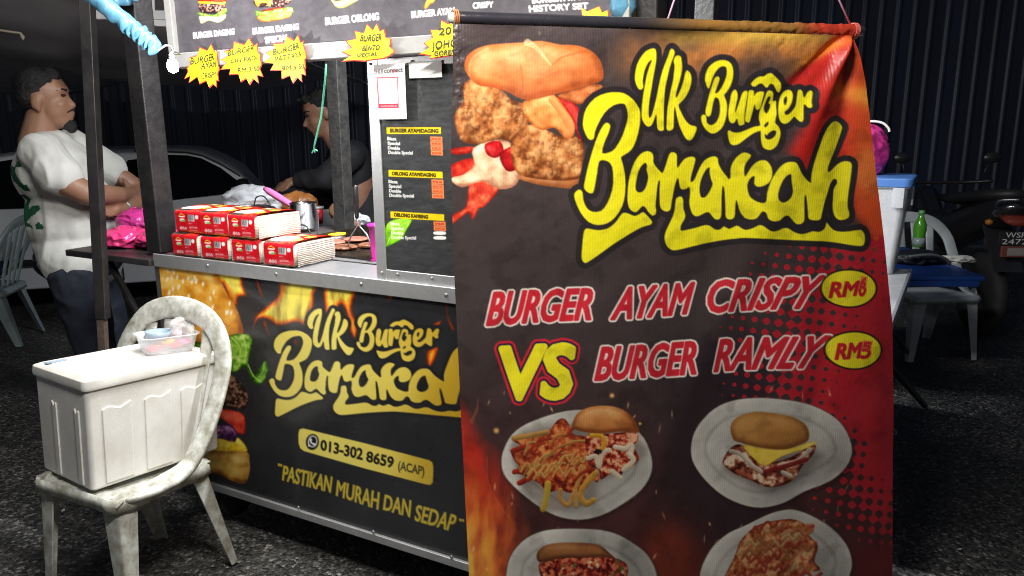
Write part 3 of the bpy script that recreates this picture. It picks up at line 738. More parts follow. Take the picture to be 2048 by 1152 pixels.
def board_text(t, bl, br, h, col=WH, bold=.35, al=1.0): pt.text(t, B7(*bl), B7(*br), B7(bl[0], bl[1] - h), B7(br[0], br[1] - h), col, bold, alpha=al)
def bar(x0, y0, x1, y1, h):
    pt.shape([B7(x0, y0), B7(x1, y1), B7(x1 + 1, y1 + h), B7(x0 + 1, y0 + h)], (238, 205, 30), False)
pt.food([B7(*p) for p in [(98, 985), (95, 930), (105, 880), (130, 850), (180, 838), (240, 842), (215, 890), (190, 940), (150, 965)]], ((60, 130, 10), (130, 205, 30), (190, 240, 90)), 14, 31, .5, (.4, -.8), 3)
pt.line([B7(110, 975), B7(150, 900), B7(225, 848)], .7, (215, 250, 150), .8)
bar(110, 370, 388, 370, 34); board_text('BURGER AYAM/DAGING', (130, 396), (375, 398), 18, (30, 28, 10), .5)
bar(120, 588, 397, 598, 34); board_text('OBLONG AYAM/DAGING', (138, 615), (362, 624), 17, (30, 28, 10), .5)
bar(130, 800, 405, 816, 34); board_text('OBLONG KAMBING', (148, 826), (322, 838), 17, (30, 28, 10), .5)
for (x, y, prices) in ((115, 435, ('RM3.50', 'RM5.00', 'RM5.50', 'RM7.00')), (121, 655, ('RM6.00', 'RM7.50', 'RM9.00', 'RM10.50')), (132, 870, ('RM8.00', 'RM9.50', None, None))):
    for i, t in enumerate(('Biasa', 'Special', 'Double', 'Double Special')):
        wd = (45, 62, 60, 124)[i]
        board_text(t, (x + i * 1.5, y + i * 23.5), (x + i * 1.5 + wd, y + i * 24 + 2), 15)
        px0 = x + 219 + i; py0 = y - 18 + i * 24.5
        if prices[i]:
            pt.shape([B7(px0, py0), B7(px0 + 61, py0 + 2), B7(px0 + 62, py0 + 24), B7(px0 + 1, py0 + 22)], (252, 138, 80), False)
            board_text(prices[i], (px0 + 7, py0 + 18), (px0 + 55, py0 + 19), 11.5, (110, 12, 12), -.02, .95)
        else: pt.shape([B7(px0 + 2, py0 + 3), B7(px0 + 56, py0 + 3), B7(px0 + 56, py0 + 19), B7(px0 + 2, py0 + 18)], (238, 238, 236), True)
V = np.stack([uu.ravel(), np.full(uu.size, -.003), zz.ravel()], -1)
sheet('board_panel', V, NU, NV, pt, print_mat('board_print', .3, .25, 0, .5, coat=.3), cart)

# payment notice taped to the board (its code square left out)
def onboard(px, py, d=.009): u, z = cu(px, py, -d); return u, z
u0, z0 = onboard(752, 130); u1, z1 = onboard(818, 238)
pap = empty('payment_notice', cw((u0 + u1) / 2, -.014, z1), CANG, 'white payment notice with red framed square taped on price board', 'paper notice')
w_, h_ = (u1 - u0), (z0 - z1)
NU, NV = 70, 100
aa, bb = np.meshgrid(np.linspace(-w_ / 2, w_ / 2, NU + 1), np.linspace(h_, 0, NV + 1))
W = cw((u0 + u1) / 2, -.014, z1) + aa[..., None] * np.array([CT[0], CT[1], 0]) + bb[..., None] * np.array([0, 0, 1.0])
PXs, PYs = proj(W); pt = Paint(PXs, PYs, (236, 236, 234)); pt.aa = .7
pt.text('HLB', B7(62, 97), B7(97, 93), B7(62, 78), B7(97, 74), (40, 40, 44), .1)
pt.text('connect', B7(102, 93), B7(198, 86), B7(102, 68), B7(198, 62), (40, 40, 44), .35)
pt.line([B7(143, 74), B7(150, 90), B7(157, 73), B7(163, 89)], .5, (200, 20, 40))
for k in range(3): pt.line([B7(52, 78 + 8 * k), B7(57, 78 + 8 * k)], .8, (200, 20, 40))
pt.shape([B7(65, 115), B7(172, 112), B7(177, 272), B7(74, 274)], (200, 20, 45), False)
pt.shape([B7(69, 120), B7(168, 117), B7(172, 248), B7(78, 250)], (240, 240, 240), False)
pt.text('MALAYSIA NATIONAL QR', B7(86, 266), B7(166, 264), B7(86, 259), B7(166, 257), (240, 225, 225), .05)
V = np.stack([aa.ravel(), -.0025 - .006 * (np.abs(aa.ravel()) / w_) ** 2 * 2, bb.ravel()], -1)
sheet('paper', V, NU, NV, pt, print_mat('paper_print', .6, .05), pap)
u2, z2 = onboard(818, 128); u3, z3 = onboard(884, 150)
pap2 = empty('notice_strip', cw((u2 + u3) / 2, -.0095, (z2 + z3) / 2), CANG, 'narrow white paper strip along the top of price board', 'paper notice')
MB().box((0, 0, 0), (u3 - u2, .0012, .042)).build('paper', mat('white_paper', (.8, .8, .79, 1), .6, bump=.05), pap2)
# ------------------------------------------------------------------ hanging vinyl banner
ZROD = 1.65
R0, R1 = at_z(903, 36, ZROD), at_z(1716, 62, ZROD)
BT = (R1 - R0) / np.linalg.norm(R1 - R0); BN_ = np.array([BT[1], -BT[0], 0.0])    # BN_ faces the viewer
BW = np.linalg.norm(R1 - R0)
BANG = atan2(BT[1], BT[0])
print('banner', R0, R1, BW)
banner = empty('vinyl_banner', R0 - np.array([0, 0, ZROD - .12]), BANG, 'tall glossy burger promotion banner with yellow lettering hanging before the cart', 'banner')
ZB = .12
def be(px, py):
    P = at_plane(px, py, R0, BN_); return (P - R0) @ BT, P[2]
lt = [be(x, y) for x, y in ((903, 60), (902, 150), (898, 300), (902, 500), (916, 800), (934, 1152))]
rt = [be(x, y) for x, y in ((1700, 62), (1712, 110), (1724, 170), (1738, 300), (1760, 480), (1776, 640), (1777, 800), (1774, 980), (1772, 1152))]
def edge(tab, z):
    t = sorted(tab, key=lambda q: q[1]); return np.interp(z, [q[1] for q in t], [q[0] for q in t])
NU, NV = 600, 860
zt = ZROD - .012
ss, zz = np.meshgrid(np.linspace(0, 1, NU + 1), np.concatenate([np.linspace(zt, .40, NV - 60 + 1), np.linspace(.40, .14, 61)[1:]]))
ee = edge(lt, zz) * (1 - ss) + edge(rt, zz) * ss
W = R0 + ee[..., None] * BT + (zz - ZROD)[..., None] * np.array([0, 0, 1.0])
PXs, PYs = proj(W)
pt = Paint(PXs, PYs, (64, 54, 54)); X, Y = pt.X, pt.Y
def mixall(col, a): pt.c[:] = pt.c * (1 - a[:, None]) + (np.asarray(col, float) / 255) * a[:, None]
n1, n2, n3 = fbm(X, Y, 150, 4, 1), fbm(X, Y, 60, 4, 2), fbm(X, Y, 300, 3, 9)
# maroon glow towards the foot, dark middle
mixall((72, 38, 37), sst(650, 1050, Y) * .8)
mixall((100, 40, 34), np.clip(sst(900, 1500, Y) * n1 * 1.1, 0, 1))
mixall((44, 34, 40), sst(1250, 1400, X) * (1 - sst(1500, 1600, X)) * sst(640, 720, Y) * .7)
# orange fire haze along the top
fy = 95 + 30 * (n3 - .5) * 2
hz = np.exp(-((Y - fy) / 42) ** 2) * sst(1180, 1330, X) * (1 - sst(1640, 1720, X)) * np.clip(n2 * 1.7, 0, 1)
mixall((196, 120, 60), np.clip(hz * 1.1, 0, .9))
hz2 = np.exp(-((Y - 72) / 22) ** 2) * sst(1280, 1380, X) * np.clip(n1 * 1.5, 0, 1)
mixall((222, 180, 70), np.clip(hz2 * .8, 0, .85))
# red field with glows on the right
xb = np.interp(Y, [60, 95, 130, 160, 200, 250, 300, 345, 400, 450, 520, 560], [1672, 1640, 1600, 1562, 1575, 1590, 1560, 1590, 1672, 1716, 1745, 1790])
a = sst(-14, 26, X - xb) * (1 - sst(470, 540, Y))
mixall((190, 40, 34), a)
mixall((120, 30, 30), a * sst(300, 480, Y) * .5 * (1 - sst(1640, 1760, X)))
mixall((208, 84, 34), a * sst(1650, 1730, X) * .75)
gl = np.exp(-(((X - 1735) / 55) ** 2 + ((Y - 195 - .2 * (X - 1735)) / 22) ** 2)); mixall((240, 160, 60), np.clip(gl * 1.0, 0, .85))
gl = np.exp(-(((X - 1725) / 26) ** 2 + ((Y - 330) / 60) ** 2)) * n2 * 1.6; mixall((225, 130, 60), np.clip(gl, 0, .7))
gl = np.exp(-((((X - 1640) * .5 + (Y - 105) * .9) / 9) ** 2 + (((X - 1640) * .9 - (Y - 105) * .5) / 60) ** 2)); mixall((240, 150, 40), np.clip(gl, 0, .7))
# red halftone sweeping in from the right edge
ang = radians(7); p = 22.5
ra, rb = (X * cos(ang) + Y * sin(ang)) * 2 * pi / p, (-X * sin(ang) + Y * cos(ang)) * 2 * pi / p
f = .5 * (np.cos(ra) * 1 + np.cos(rb)) * .5 + .25 * (np.cos((ra + rb)) + np.cos(ra - rb)) * .0
f = (np.cos((ra + rb) / 2) * np.cos((ra - rb) / 2))
x0 = np.interp(Y, [470, 520, 600, 700, 790, 880, 930, 980, 1050, 1090], [1560, 1480, 1440, 1420, 1440, 1660, 1640, 1590, 1640, 1740])
x1 = np.interp(Y, [470, 520, 600, 700, 790, 880, 930, 980, 1050, 1090], [1800, 1800, 1740, 1700, 1660, 1740, 1730, 1800, 1860, 1930])
th = np.clip((X - x0) / (x1 - x0), 0, 1.25)
red = sst(-.06, .06, f - (1.0 - 2.0 * th)) * (X > x0) * sst(462, 478, Y) * (1 - sst(1080, 1130, Y))
mixall((176, 36, 46), np.clip(red, 0, 1))
mixall((110, 26, 30), sst(1050, 1100, Y) * sst(1640, 1760, X) * .8)
mixall((150, 34, 42), sst(560, 640, Y) * (1 - sst(860, 1010, Y)) * sst(1716, 1760, X) * .75)
# fire up the left foot
wob = 26 * (fbm(X * .6, Y, 90, 3, 31) - .5) * 2
fl = np.clip(1 - (X - 905 + wob) / np.interp(Y, [760, 850, 950, 1050, 1150, 1500], [14, 60, 120, 150, 150, 260]), 0, 1) * sst(740, 830, Y)
st = fbm(X * 2.2 + 40 * fbm(X, Y, 70, 2, 33), Y * .5, 40, 4, 32)
mixall((190, 46, 32), np.clip(fl * 1.9 * (.4 + st), 0, .95))
mixall((232, 126, 48), np.clip((fl * (st - .3) * 4.0) * sst(880, 1080, Y), 0, .9))
mixall((246, 204, 80), np.clip((fl * 1.9 - .7) * sst(980, 1130, Y) * (.5 + st), 0, .9))
for pts, r in (([(968, 905), (972, 960), (1000, 1010), (1022, 1040), (1005, 1085), (985, 1130)], (1.2, 5)), ([(945, 1010), (950, 1060), (946, 1110), (952, 1152)], (1.5, 6)), ([(938, 835), (948, 812), (951, 790)], (4, 1))):
    pt.line(pts, r, (222, 110, 56), .28)
gl = np.exp(-(((X - 1330) / 50) ** 2 + ((Y - 1100) / 60) ** 2)) + .8 * np.exp(-(((X - 1370) / 70) ** 2 + ((Y - 1180) / 90) ** 2)); mixall((150, 50, 30), np.clip(gl * .7, 0, .6))
rng = np.random.RandomState(11)
for i in range(130):   # sparks
    x, y = 930 + rng.rand() * 760, 760 + rng.rand() * 700
    if rng.rand() < .5 and 1050 < x < 1300: continue
    pt.dab(x, y, .9 + rng.rand() * .8, 2 + rng.rand() * 5, (255, 200, 150), rng.rand() * 1.2 - .6, alpha=.3 + .6 * rng.rand())
for x, y, r in ((1219, 787, 6), (987, 853, 7), (1275, 843, 4)): pt.dab(x, y, r, r, (240, 180, 110), soft=.9)
# ---- fried chicken burger, top left of the banner
T3 = _c(880, 0, 2.505)
pt.food(T3([(42,745),(160,733),(150,762),(60,772)]), ((150, 20, 16), (206, 44, 34), (232, 110, 80)), 10, 60, .5)
pt.food(T3([(38,830),(150,790),(165,850),(80,892),(40,885)]), ((150, 20, 16), (200, 38, 30), (225, 90, 60)), 12, 61, .5)
pt.food(T3([(140,908),(220,895),(288,938),(212,1030),(184,1040),(152,1096),(130,1060),(46,1118),(46,1075),(120,1030)]), ((160, 28, 20), (208, 58, 40), (240, 140, 90)), 14, 62, .6, (-.3, -.6), 5)
pt.food(T3([(375,880),(480,820),(640,840),(695,880),(655,938),(560,934),(450,915)]), ((150, 84, 44), (196, 122, 72), (226, 164, 110)), 20, 63, .4, (0, -.6), 12)
pt.food(T3([(158,740),(300,696),(390,760),(402,830),(372,922),(290,945),(200,905),(100,935),(43,892),(110,870),(162,820)]), ((178, 120, 90), (226, 190, 150), (246, 232, 205)), 26, 64, .8, (-.2, -.5), 8)
pt.food(T3([(218,720),(290,705),(310,760),(270,790),(225,770)]), ((140, 10, 16), (200, 24, 30), (232, 90, 80)), 12, 65, .6)
pt.food(T3([(290,770),(370,730),(405,800),(370,850),(320,850)]), ((130, 10, 16), (186, 24, 28), (225, 100, 80)), 12, 66, .6)
pt.food(T3([(545,478),(660,520),(692,600),(702,720),(680,700),(650,620),(600,530)]), ((120, 12, 16), (190, 40, 40), (220, 90, 70)), 12, 67, .5)
pt.food(T3([(575,480),(700,440),(760,424),(797,436),(742,480),(695,522),(640,512)]), ((150, 70, 34), (206, 118, 66), (236, 178, 120)), 14, 68, .5)
CHK = ((112, 56, 24), (182, 110, 58), (226, 166, 104))
pt.food(T3([(108,432),(150,398),(230,428),(300,452),(345,498),(405,520),(445,580),(432,620),(420,660),(350,705),(280,692),(180,722),(98,702),(64,610),(70,560),(110,500)]), CHK, 15, 69, .95, (-.2, -.6), 9, warp=10)
pt.food(T3([(352,700),(430,625),(510,645),(590,682),(645,672),(702,720),(704,800),(692,880),(640,900),(540,900),(450,890),(382,870),(350,800)]), CHK, 15, 70, .95, (.1, -.6), 9, warp=10)
pt.food(T3([(400,520),(470,488),(560,478),(622,558),(658,620),(652,680),(610,688),(560,640),(500,652),(430,602)]), ((170, 86, 34), (220, 140, 70), (246, 190, 120)), 18, 71, .5, (.2, -.6), 8)
pt.line(T3([(545,500),(600,570),(635,640),(625,670)]), (6, 9), (240, 170, 104), .9, (196, 108, 52))
for i in range(260):  # crumb crust
    x, y = (80 + rng.rand() * 340, 440 + rng.rand() * 250) if rng.rand() < .5 else (375 + rng.rand() * 310, 650 + rng.rand() * 230)
    if (x < 120 and y < 510) or (x > 330 and y < 530) or (x > 430 and y < 690) or (x < 470 and y > 860) or (x > 640 and y > 870): continue
    k = fbm(np.array([x]), np.array([y]), 90, 3, 55)[0] * 1.3 - .15 + rng.rand() * .3; k = min(max(k, 0), 1)
    c = np.array((150, 84, 40)) * (1 - k) + np.array((234, 182, 120)) * k
    X3, Y3 = 880 + x / 2.505, y / 2.505; sz = 1.6 + 5.0 * rng.rand() ** 2; an = rng.rand() * 3
    pt.dab(X3 + .6 * sz, Y3 + .8 * sz, sz * 1.3, sz, (92, 44, 18), an, .9, .40)
    pt.dab(X3, Y3, sz * (1 + .5 * rng.rand()), sz * .8, c, an, .9, .5)
    pt.dab(X3 - .3 * sz, Y3 - .4 * sz, sz * .5, sz * .35, (246, 206, 150), an, .9, .4 * k)
pt.food(T3([(113,330),(140,270),(220,232),(330,220),(430,214),(500,209),(590,228),(660,231),(732,254),(782,300),(801,360),(792,405),(730,430),(640,455),(540,480),(470,497),(400,497),(330,462),(260,440),(190,430),(140,392)]), ((168, 78, 34), (214, 118, 62), (238, 172, 116)), 60, 72, .40, (-.25, -.9), 20, gw=.8)
pt.line(T3([(430,216),(475,245),(545,330)]), (7, 1.5), (244, 200, 150), .6); pt.line(T3([(545,335),(600,290),(700,262)]), (1.2, 2.5), (176, 84, 40), .5)
pt.line(T3([(400,495),(405,420),(395,330)]), (1.5, 1), (170, 82, 38), .6); pt.line(T3([(140,380),(150,300),(230,245)]), (1, 3), (246, 206, 160), .35)
# ---- the name
logo(pt, lambda l: l, (238, 226, 34), 11.5, (44, 38, 40))
# ---- offers
def big(t, bl, br, tl, tr): pt.text(t, bl, br, tl, tr, (200, 40, 52), 2.7, ((3.4, (236, 226, 214)),))
big('BURGER', (969, 645), (1175, 635), (984, 582), (1190, 575)); big('AYAM', (1217, 635), (1370, 626), (1236, 574), (1388, 566)); big('CRISPY', (1411, 624), (1606, 612), (1424, 563), (1640, 550))
big('BURGER', (1186, 756), (1386, 744), (1200, 692), (1398, 682)); big('RAMLY', (1428, 742), (1614, 731), (1441, 680), (1652, 670))
pt.text('VS', (992, 789), (1132, 790), (998, 692), (1146, 688), (240, 226, 40), 6.5, ((8.5, (206, 44, 56)), (3.6, (30, 26, 70))))
for cx, cy, bl, br, tl, tr, dg, sq in ((1688.6, 573.8, (1651, 592), (1701, 587), (1657, 563), (1708, 560), '6', (1706, 549, 1725, 589)), (1697, 696, (1661, 714), (1706, 710), (1667, 684), (1712, 681), '5', (1709, 676, 1733, 712))):
    pt.dab(cx, cy, 57, 38.5, (24, 20, 22)); pt.dab(cx, cy, 53.5, 35.5, (236, 220, 40))
    pt.text('RM', bl, br, tl, tr, (190, 36, 44), 2.0)
    x0, y0, x1, y1 = sq
    pt.text(dg, (x0, y1), (x1 - 5, y1 - 1), (x0 + 5, y0 + 6), (x1, y0 + 5), (190, 36, 44), 1.5)
    pt.shape([(x0 + 6, y0), (x1 + 1, y0 + 2), (x1 - 3, y1 - 16), (x0 + 1, y1 - 14)], (226, 110, 80), False, alpha=.75)
    pt.text(dg, (x0 + 3, y1 - 15), (x1 - 5, y1 - 17), (x0 + 7, y0 + 4), (x1 - 1, y0 + 5), (200, 44, 44), 1.0)
# ---- plates
T6, T7 = _c(910, 780, 3.098), _c(1340, 760, 2.938)
def plate(poly, seed, inner=None):
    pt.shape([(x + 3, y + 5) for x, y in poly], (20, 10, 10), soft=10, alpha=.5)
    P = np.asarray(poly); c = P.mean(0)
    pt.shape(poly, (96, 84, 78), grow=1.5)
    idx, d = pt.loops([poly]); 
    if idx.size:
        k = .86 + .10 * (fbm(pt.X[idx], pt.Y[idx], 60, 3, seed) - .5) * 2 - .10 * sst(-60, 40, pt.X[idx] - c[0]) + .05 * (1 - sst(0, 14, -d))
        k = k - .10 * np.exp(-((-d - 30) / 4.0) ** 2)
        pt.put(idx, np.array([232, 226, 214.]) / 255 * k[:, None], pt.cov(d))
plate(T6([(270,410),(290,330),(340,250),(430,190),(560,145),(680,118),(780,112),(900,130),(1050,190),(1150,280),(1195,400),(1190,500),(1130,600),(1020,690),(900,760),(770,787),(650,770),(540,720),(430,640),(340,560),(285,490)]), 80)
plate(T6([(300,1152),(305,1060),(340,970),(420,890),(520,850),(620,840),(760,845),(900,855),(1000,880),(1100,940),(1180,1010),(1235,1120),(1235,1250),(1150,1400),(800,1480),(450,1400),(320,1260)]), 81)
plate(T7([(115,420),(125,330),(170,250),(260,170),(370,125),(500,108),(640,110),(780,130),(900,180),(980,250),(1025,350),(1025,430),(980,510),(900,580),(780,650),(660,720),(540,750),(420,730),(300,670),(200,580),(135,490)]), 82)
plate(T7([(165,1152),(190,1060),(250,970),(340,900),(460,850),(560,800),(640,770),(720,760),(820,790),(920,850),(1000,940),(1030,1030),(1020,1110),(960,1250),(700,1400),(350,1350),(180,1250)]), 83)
# plate 1: fries with sauce and a burger
pt.shape(T6([(350,280),(620,200),(1130,300),(1130,430),(880,560),(850,680),(560,740),(400,570)]), (60, 40, 34), soft=12, alpha=.35)
pt.food(T6([(340,265),(420,250),(560,240),(620,175),(665,165),(700,210),(720,260),(800,280),(830,350),(820,420),(850,480),(880,520),(870,560),(830,540),(800,600),(700,620),(640,600),(560,610),(510,560),(450,530),(400,560),(370,545),(420,510),(340,480),(380,450),(350,410),(325,345),(370,350),(390,320),(340,290)]), ((96, 24, 14), (176, 70, 36), (222, 140, 74)), 9, 84, 1.0, (0, -.6), 6)
for q, r, c in ((((560,560),(548,650),(530,712)), 6.5, (226, 186, 70)), (((860,500),(790,580),(765,640),(800,690),(845,670)), 6, (232, 170, 70)), (((640,600),(640,660),(690,695),(720,630),(790,470)), 4.5, (226, 160, 80)), (((735,610),(738,705)), 4, (226, 170, 90)), (((350,275),(450,262),(560,245)), 5, (216, 160, 80)), (((345,350),(420,330)), 5, (190, 50, 30)), (((350,480),(430,470)), 5, (190, 50, 30)), (((380,548),(450,520)), 5, (186, 46, 28))):
    pt.line(T6(q), r, c, 1, tuple(int(v * .62) for v in c))
for i in range(26):
    x, y = 380 + rng.rand() * 380, 260 + rng.rand() * 280
    if y < 300 and x < 560: continue
    dx = 60 + rng.rand() * 90; w = rng.rand() * 60 - 30
    c = ((226, 172, 92), (206, 132, 64), (190, 60, 34))[rng.randint(3)]
    pt.line(T6([(x, y), (x + dx * .4, y - 40 + w), (x + dx, y - 60 + w * .5)]), 2.0 + rng.rand() * 1.6, c, .95, tuple(int(v * .6) for v in c))
for i in range(9):
    x, y = 430 + i * 40, 380 + rng.rand() * 120
    pt.line(T6([(x - 40, y + 40), (x, y - 10), (x + 30, y + 30), (x + 60, y - 30)]), 2.4, (228, 178, 100), .95, (160, 100, 46))
pt.food(T6([(800,270),(900,262),(1100,248),(1116,300),(1092,332),(1122,402),(1100,442),(1030,492),(1010,532),(960,502),(892,542),(880,480),(830,460),(810,400)]), ((80, 20, 14), (176, 56, 36), (226, 170, 130)), 7, 85, 1.2, (0, -.4), 5)
for q in (((815,410),(860,400),(880,460),(900,380),(940,360)), ((980,340),(1040,350),(1080,330),(1070,400)), ((960,490),(1010,528)), ((1030,480),(1090,420),(1060,380))):
    pt.line(T6(q), 5, (232, 224, 200), .95, (180, 160, 130))
pt.line(T6([(835,270),(890,270),(915,310),(900,350)]), 5, (236, 180, 60), 1, (170, 110, 30)); pt.dab(*T6([(875, 370)])[0], 8, 5, (30, 22, 20))
pt.food(T6([(712,205),(740,140),(800,100),(890,84),(990,95),(1070,140),(1112,200),(1126,246),(1080,252),(1000,246),(900,258),(800,250),(722,228)]), ((132, 68, 30), (200, 126, 66), (234, 182, 122)), 40, 86, .35, (-.25, -.9), 12, gw=.85)
# plate 2: long roll
pt.food(T6([(508,1030),(650,1012),(800,1018),(970,1018),(1055,1070),(1052,1150),(1040,1250),(700,1290),(560,1260),(520,1150)]), ((60, 12, 10), (146, 36, 26), (214, 120, 80)), 7, 87, 1.3, (0, -.4), 5)
for i in range(60):
    x, y = 530 + rng.rand() * 500, 1035 + rng.rand() * 200
    pt.dab(*T6([(x, y)])[0], 2 + rng.rand() * 5, 1.5 + rng.rand() * 3, ((206, 60, 40), (230, 190, 130), (70, 110, 50), (120, 24, 20), (240, 220, 180))[rng.randint(5)], rng.rand() * 3, .4, .8)
pt.food(T6([(488,988),(530,940),(620,924),(760,930),(880,944),(942,990),(975,1024),(900,1018),(800,1022),(650,1018),(512,1038)]), ((96, 52, 28), (156, 96, 54), (196, 140, 88)), 40, 88, .4, (0, -.9), 10, gw=.8)
# plate 3: burger with a slice of cheese
pt.shape(T7([(320,500),(840,400),(800,560),(600,660),(430,600)]), (50, 40, 36), soft=14, alpha=.45)
pt.food(T7([(308,480),(360,400),(430,385),(560,480),(700,450),(832,370),(826,430),(770,500),(720,580),(640,622),(560,627),(480,592),(400,562),(340,522)]), ((70, 26, 18), (160, 84, 60), (230, 206, 176)), 11, 89, 1.2, (0, -.4), 6)
for q, c in ((((360,420),(420,440),(480,500),(540,540)), (236, 222, 196)), (((640,500),(740,470),(810,400)), (232, 214, 190)), (((560,540),(680,500),(790,460)), (150, 36, 30)), (((400,540),(480,580)), (190, 90, 66)), (((660,540),(700,560)), (236, 226, 200))):
    pt.line(T7(q), 4.5, c, .9, tuple(int(v * .6) for v in c))
pt.food(T7([(430,385),(540,402),(680,402),(836,350),(800,392),(660,442),(562,506),(500,470)]), ((190, 140, 30), (232, 196, 70), (246, 220, 120)), 20, 90, .3, (0, -.5), 3)
pt.food(T7([(358,278),(400,220),(500,189),(620,195),(720,215),(792,265),(802,345),(740,380),(660,405),(540,400),(420,372),(375,350)]), ((124, 76, 34), (178, 122, 62), (208, 156, 92)), 44, 91, .3, (-.15, -.9), 14, gw=.85)
for k in range(6): pt.line(T7([(690 + k * 18, 300), (668 + k * 20, 370)]), 1.1, (150, 98, 44), .5)
# plate 4: loaded fries
pt.food(T7([(320,1140),(380,1030),(410,950),(480,880),(560,840),(700,815),(782,842),(802,900),(852,960),(832,1050),(862,1100),(760,1150),(740,1300),(420,1300),(310,1190)]), ((110, 40, 22), (182, 98, 56), (224, 168, 116)), 9, 92, 1.0, (0, -.5), 6)
for i in range(46):
    x, y = 370 + rng.rand() * 400, 850 + rng.rand() * 420
    if x < 470 and y < 930: continue
    c = ((228, 180, 120), (200, 120, 70), (186, 70, 46))[rng.randint(3)]; dx = 50 + rng.rand() * 70
    pt.line(T7([(x, y), (x + dx * .35, y - 26), (x + dx * .65, y + 4), (x + dx, y - 30)]), 2.2 + rng.rand() * 1.8, c, .95, tuple(int(v * .6) for v in c))
# grime
g_ = fbm(X, Y, 34, 5, 77); pt.c *= (1 - .12 * sst(.52, .75, g_))[:, None]
pt.dab(1075, 68, 3, 4, (110, 100, 96), alpha=.6)
# ---- hang: ripples, the gathered corner at the upper right, small crumples along the pocket
d = np.zeros(zz.shape)
PX2, PY2 = PXs, PYs
top = np.exp(-(zt - zz) / .35)
d += .010 * np.sin(ss * 7.0 + .8) * (1 - .6 * top) + .006 * np.sin(ss * 15 + 2 * zz)
d += .010 * sst(.0, .25, (.06 - ss) * 4) * 0
a1 = ((PX2 - 1692) * .80 + (PY2 - 75) * .36) / 1.0           # distance from the diagonal fold line
dl = np.clip((PY2 - 62) / 300, 0, 1)
fold = np.exp(-(a1 / (5 + 26 * dl)) ** 2) * np.exp(-dl * 1.5) * .030
a2 = ((PX2 - 1700) * .97 + (PY2 - 75) * .10)
fold2 = np.exp(-(a2 / (6 + 22 * dl)) ** 2) * np.exp(-dl * 1.2) * -.020
a3 = ((PX2 - 1680) * .62 + (PY2 - 70) * .62)
fold3 = np.exp(-(a3 / (5 + 20 * dl)) ** 2) * np.exp(-dl * 1.8) * -.012
d += fold + fold2 + fold3
cr = (fbm(PX2, PY2, 18, 3, 41) - .5) * .010 * np.exp(-((PX2 - 1570) / 110) ** 2) * np.exp(-np.clip(PY2 - 62, 0, 999) / 60)
cr += (fbm(PX2, PY2, 12, 3, 42) - .5) * .008 * np.exp(-((PX2 - 912) / 14) ** 2) * (1 - sst(160, 260, PY2))
cr += (fbm(PX2, PY2, 26, 3, 43) - .5) * .0035 * np.exp(-np.clip(PY2 - 62, 0, 999) / 220)
cr += (fbm(PX2, PY2, 70, 3, 44) - .5) * .003
d += cr
d -= (d * np.exp(-((zt - zz) / .012)))
V = np.stack([ee.ravel(), -d.ravel() - .012, (zz - ZB).ravel()], -1)
sheet('printed_sheet', V, NU, NV, pt, print_mat('banner_print', .38, .15, .10, .55), banner)

# sleeve round the rod, in the colours of the print above it
NUs, NVs = 300, 16
sl, th_ = np.meshgrid(np.linspace(.004, BW - .004, NUs + 1), np.linspace(-2.0, 2.4, NVs + 1))
rr = .0135 + .0022 * (fbm(sl * 900, th_ * 20, 12, 3, 7) - .5) * sst(.4, .95, sl / BW) * 4
V = np.stack([sl.ravel(), (-rr * np.cos(th_)).ravel(), (ZROD - ZB + rr * np.sin(th_)).ravel()], -1)
ps = Paint(sl * 1000, th_ * 10, (40, 38, 44))
k = sst(.38, .62, sl.ravel() / BW); ps.c[:] = ps.c * (1 - k[:, None]) + np.array((140, 100, 48.)) / 255 * k[:, None]
k = sst(.8, .9, sl.ravel() / BW); ps.c[:] = ps.c * (1 - k[:, None]) + np.array((184, 60, 40.)) / 255 * k[:, None]
sheet('rod_sleeve', V, NUs, NVs, ps, print_mat('sleeve_print', .3, .3, 0, .6), banner)
MB().tube([(-.006, 0, ZROD - ZB), (BW + .012, 0, ZROD - ZB)], .0105, 14).build('top_rod', mat('grey_pvc_pipe', (.55, .54, .5, 1), .35, var=.2), banner, smooth=True)
MB().tube([(-.01, -.012, .02), (BW + .06, -.012, .02)], .011, 12).build('bottom_rod', _MATS['grey_pvc_pipe'], banner, smooth=True)
def ring_tie(x, r, m, turns=3, w=.012):
    pts = []
    for i in range(turns * 14 + 1):
        a = 2 * pi * i / 14; pts.append((x + (i / (turns * 14) - .5) * w, r * cos(a), ZROD - ZB + r * sin(a)))
    return MB().tube(pts, .0016, 6).build('tie', m, banner, smooth=True)
ring_tie(.008, .016, mat('brown_rubber_band', (.35, .13, .04, 1), .5)); ring_tie(BW - .012, .0165, mat('red_twine', (.55, .10, .08, 1), .6), 4)
# cords up to the canopy beam
m_cord = mat('pink_white_cord', (.75, .45, .6, 1), .6)
BEAM_Z = 2.42
MB().tube([(BW - .02 * 1, 0, ZROD - ZB + .01), (BW - .09, .0, ZROD - ZB + .11), (BW - .30, 0, BEAM_Z - ZB)], .0022, 6).build('cord', m_cord, banner, smooth=True)
MB().tube([(.49 * BW, 0, ZROD - ZB + .01), (.515 * BW, 0, ZROD - ZB + .08), (.60 * BW, 0, BEAM_Z - ZB)], .0022, 6).build('cord', m_cord, banner, smooth=True)
# ------------------------------------------------------------------ lamps
def lamp_light(name, kind, loc, power, col, parent, size=.1, rot=(0, 0, 0), size_y=None, spread=None):
    l = bpy.data.lights.new(name, kind); l.energy = power; l.color = col
    if kind == 'AREA':
        l.size = size
        if size_y: l.shape = 'RECTANGLE'; l.size_y = size_y
        if spread: l.spread = spread
    else: l.shadow_soft_size = size
    o = bpy.data.objects.new(name, l); link(o, parent); o.location = loc; o.rotation_euler = rot
    return o
M_LED = emit('lit_led', (1.0, .97, .92, 1), 14.0)
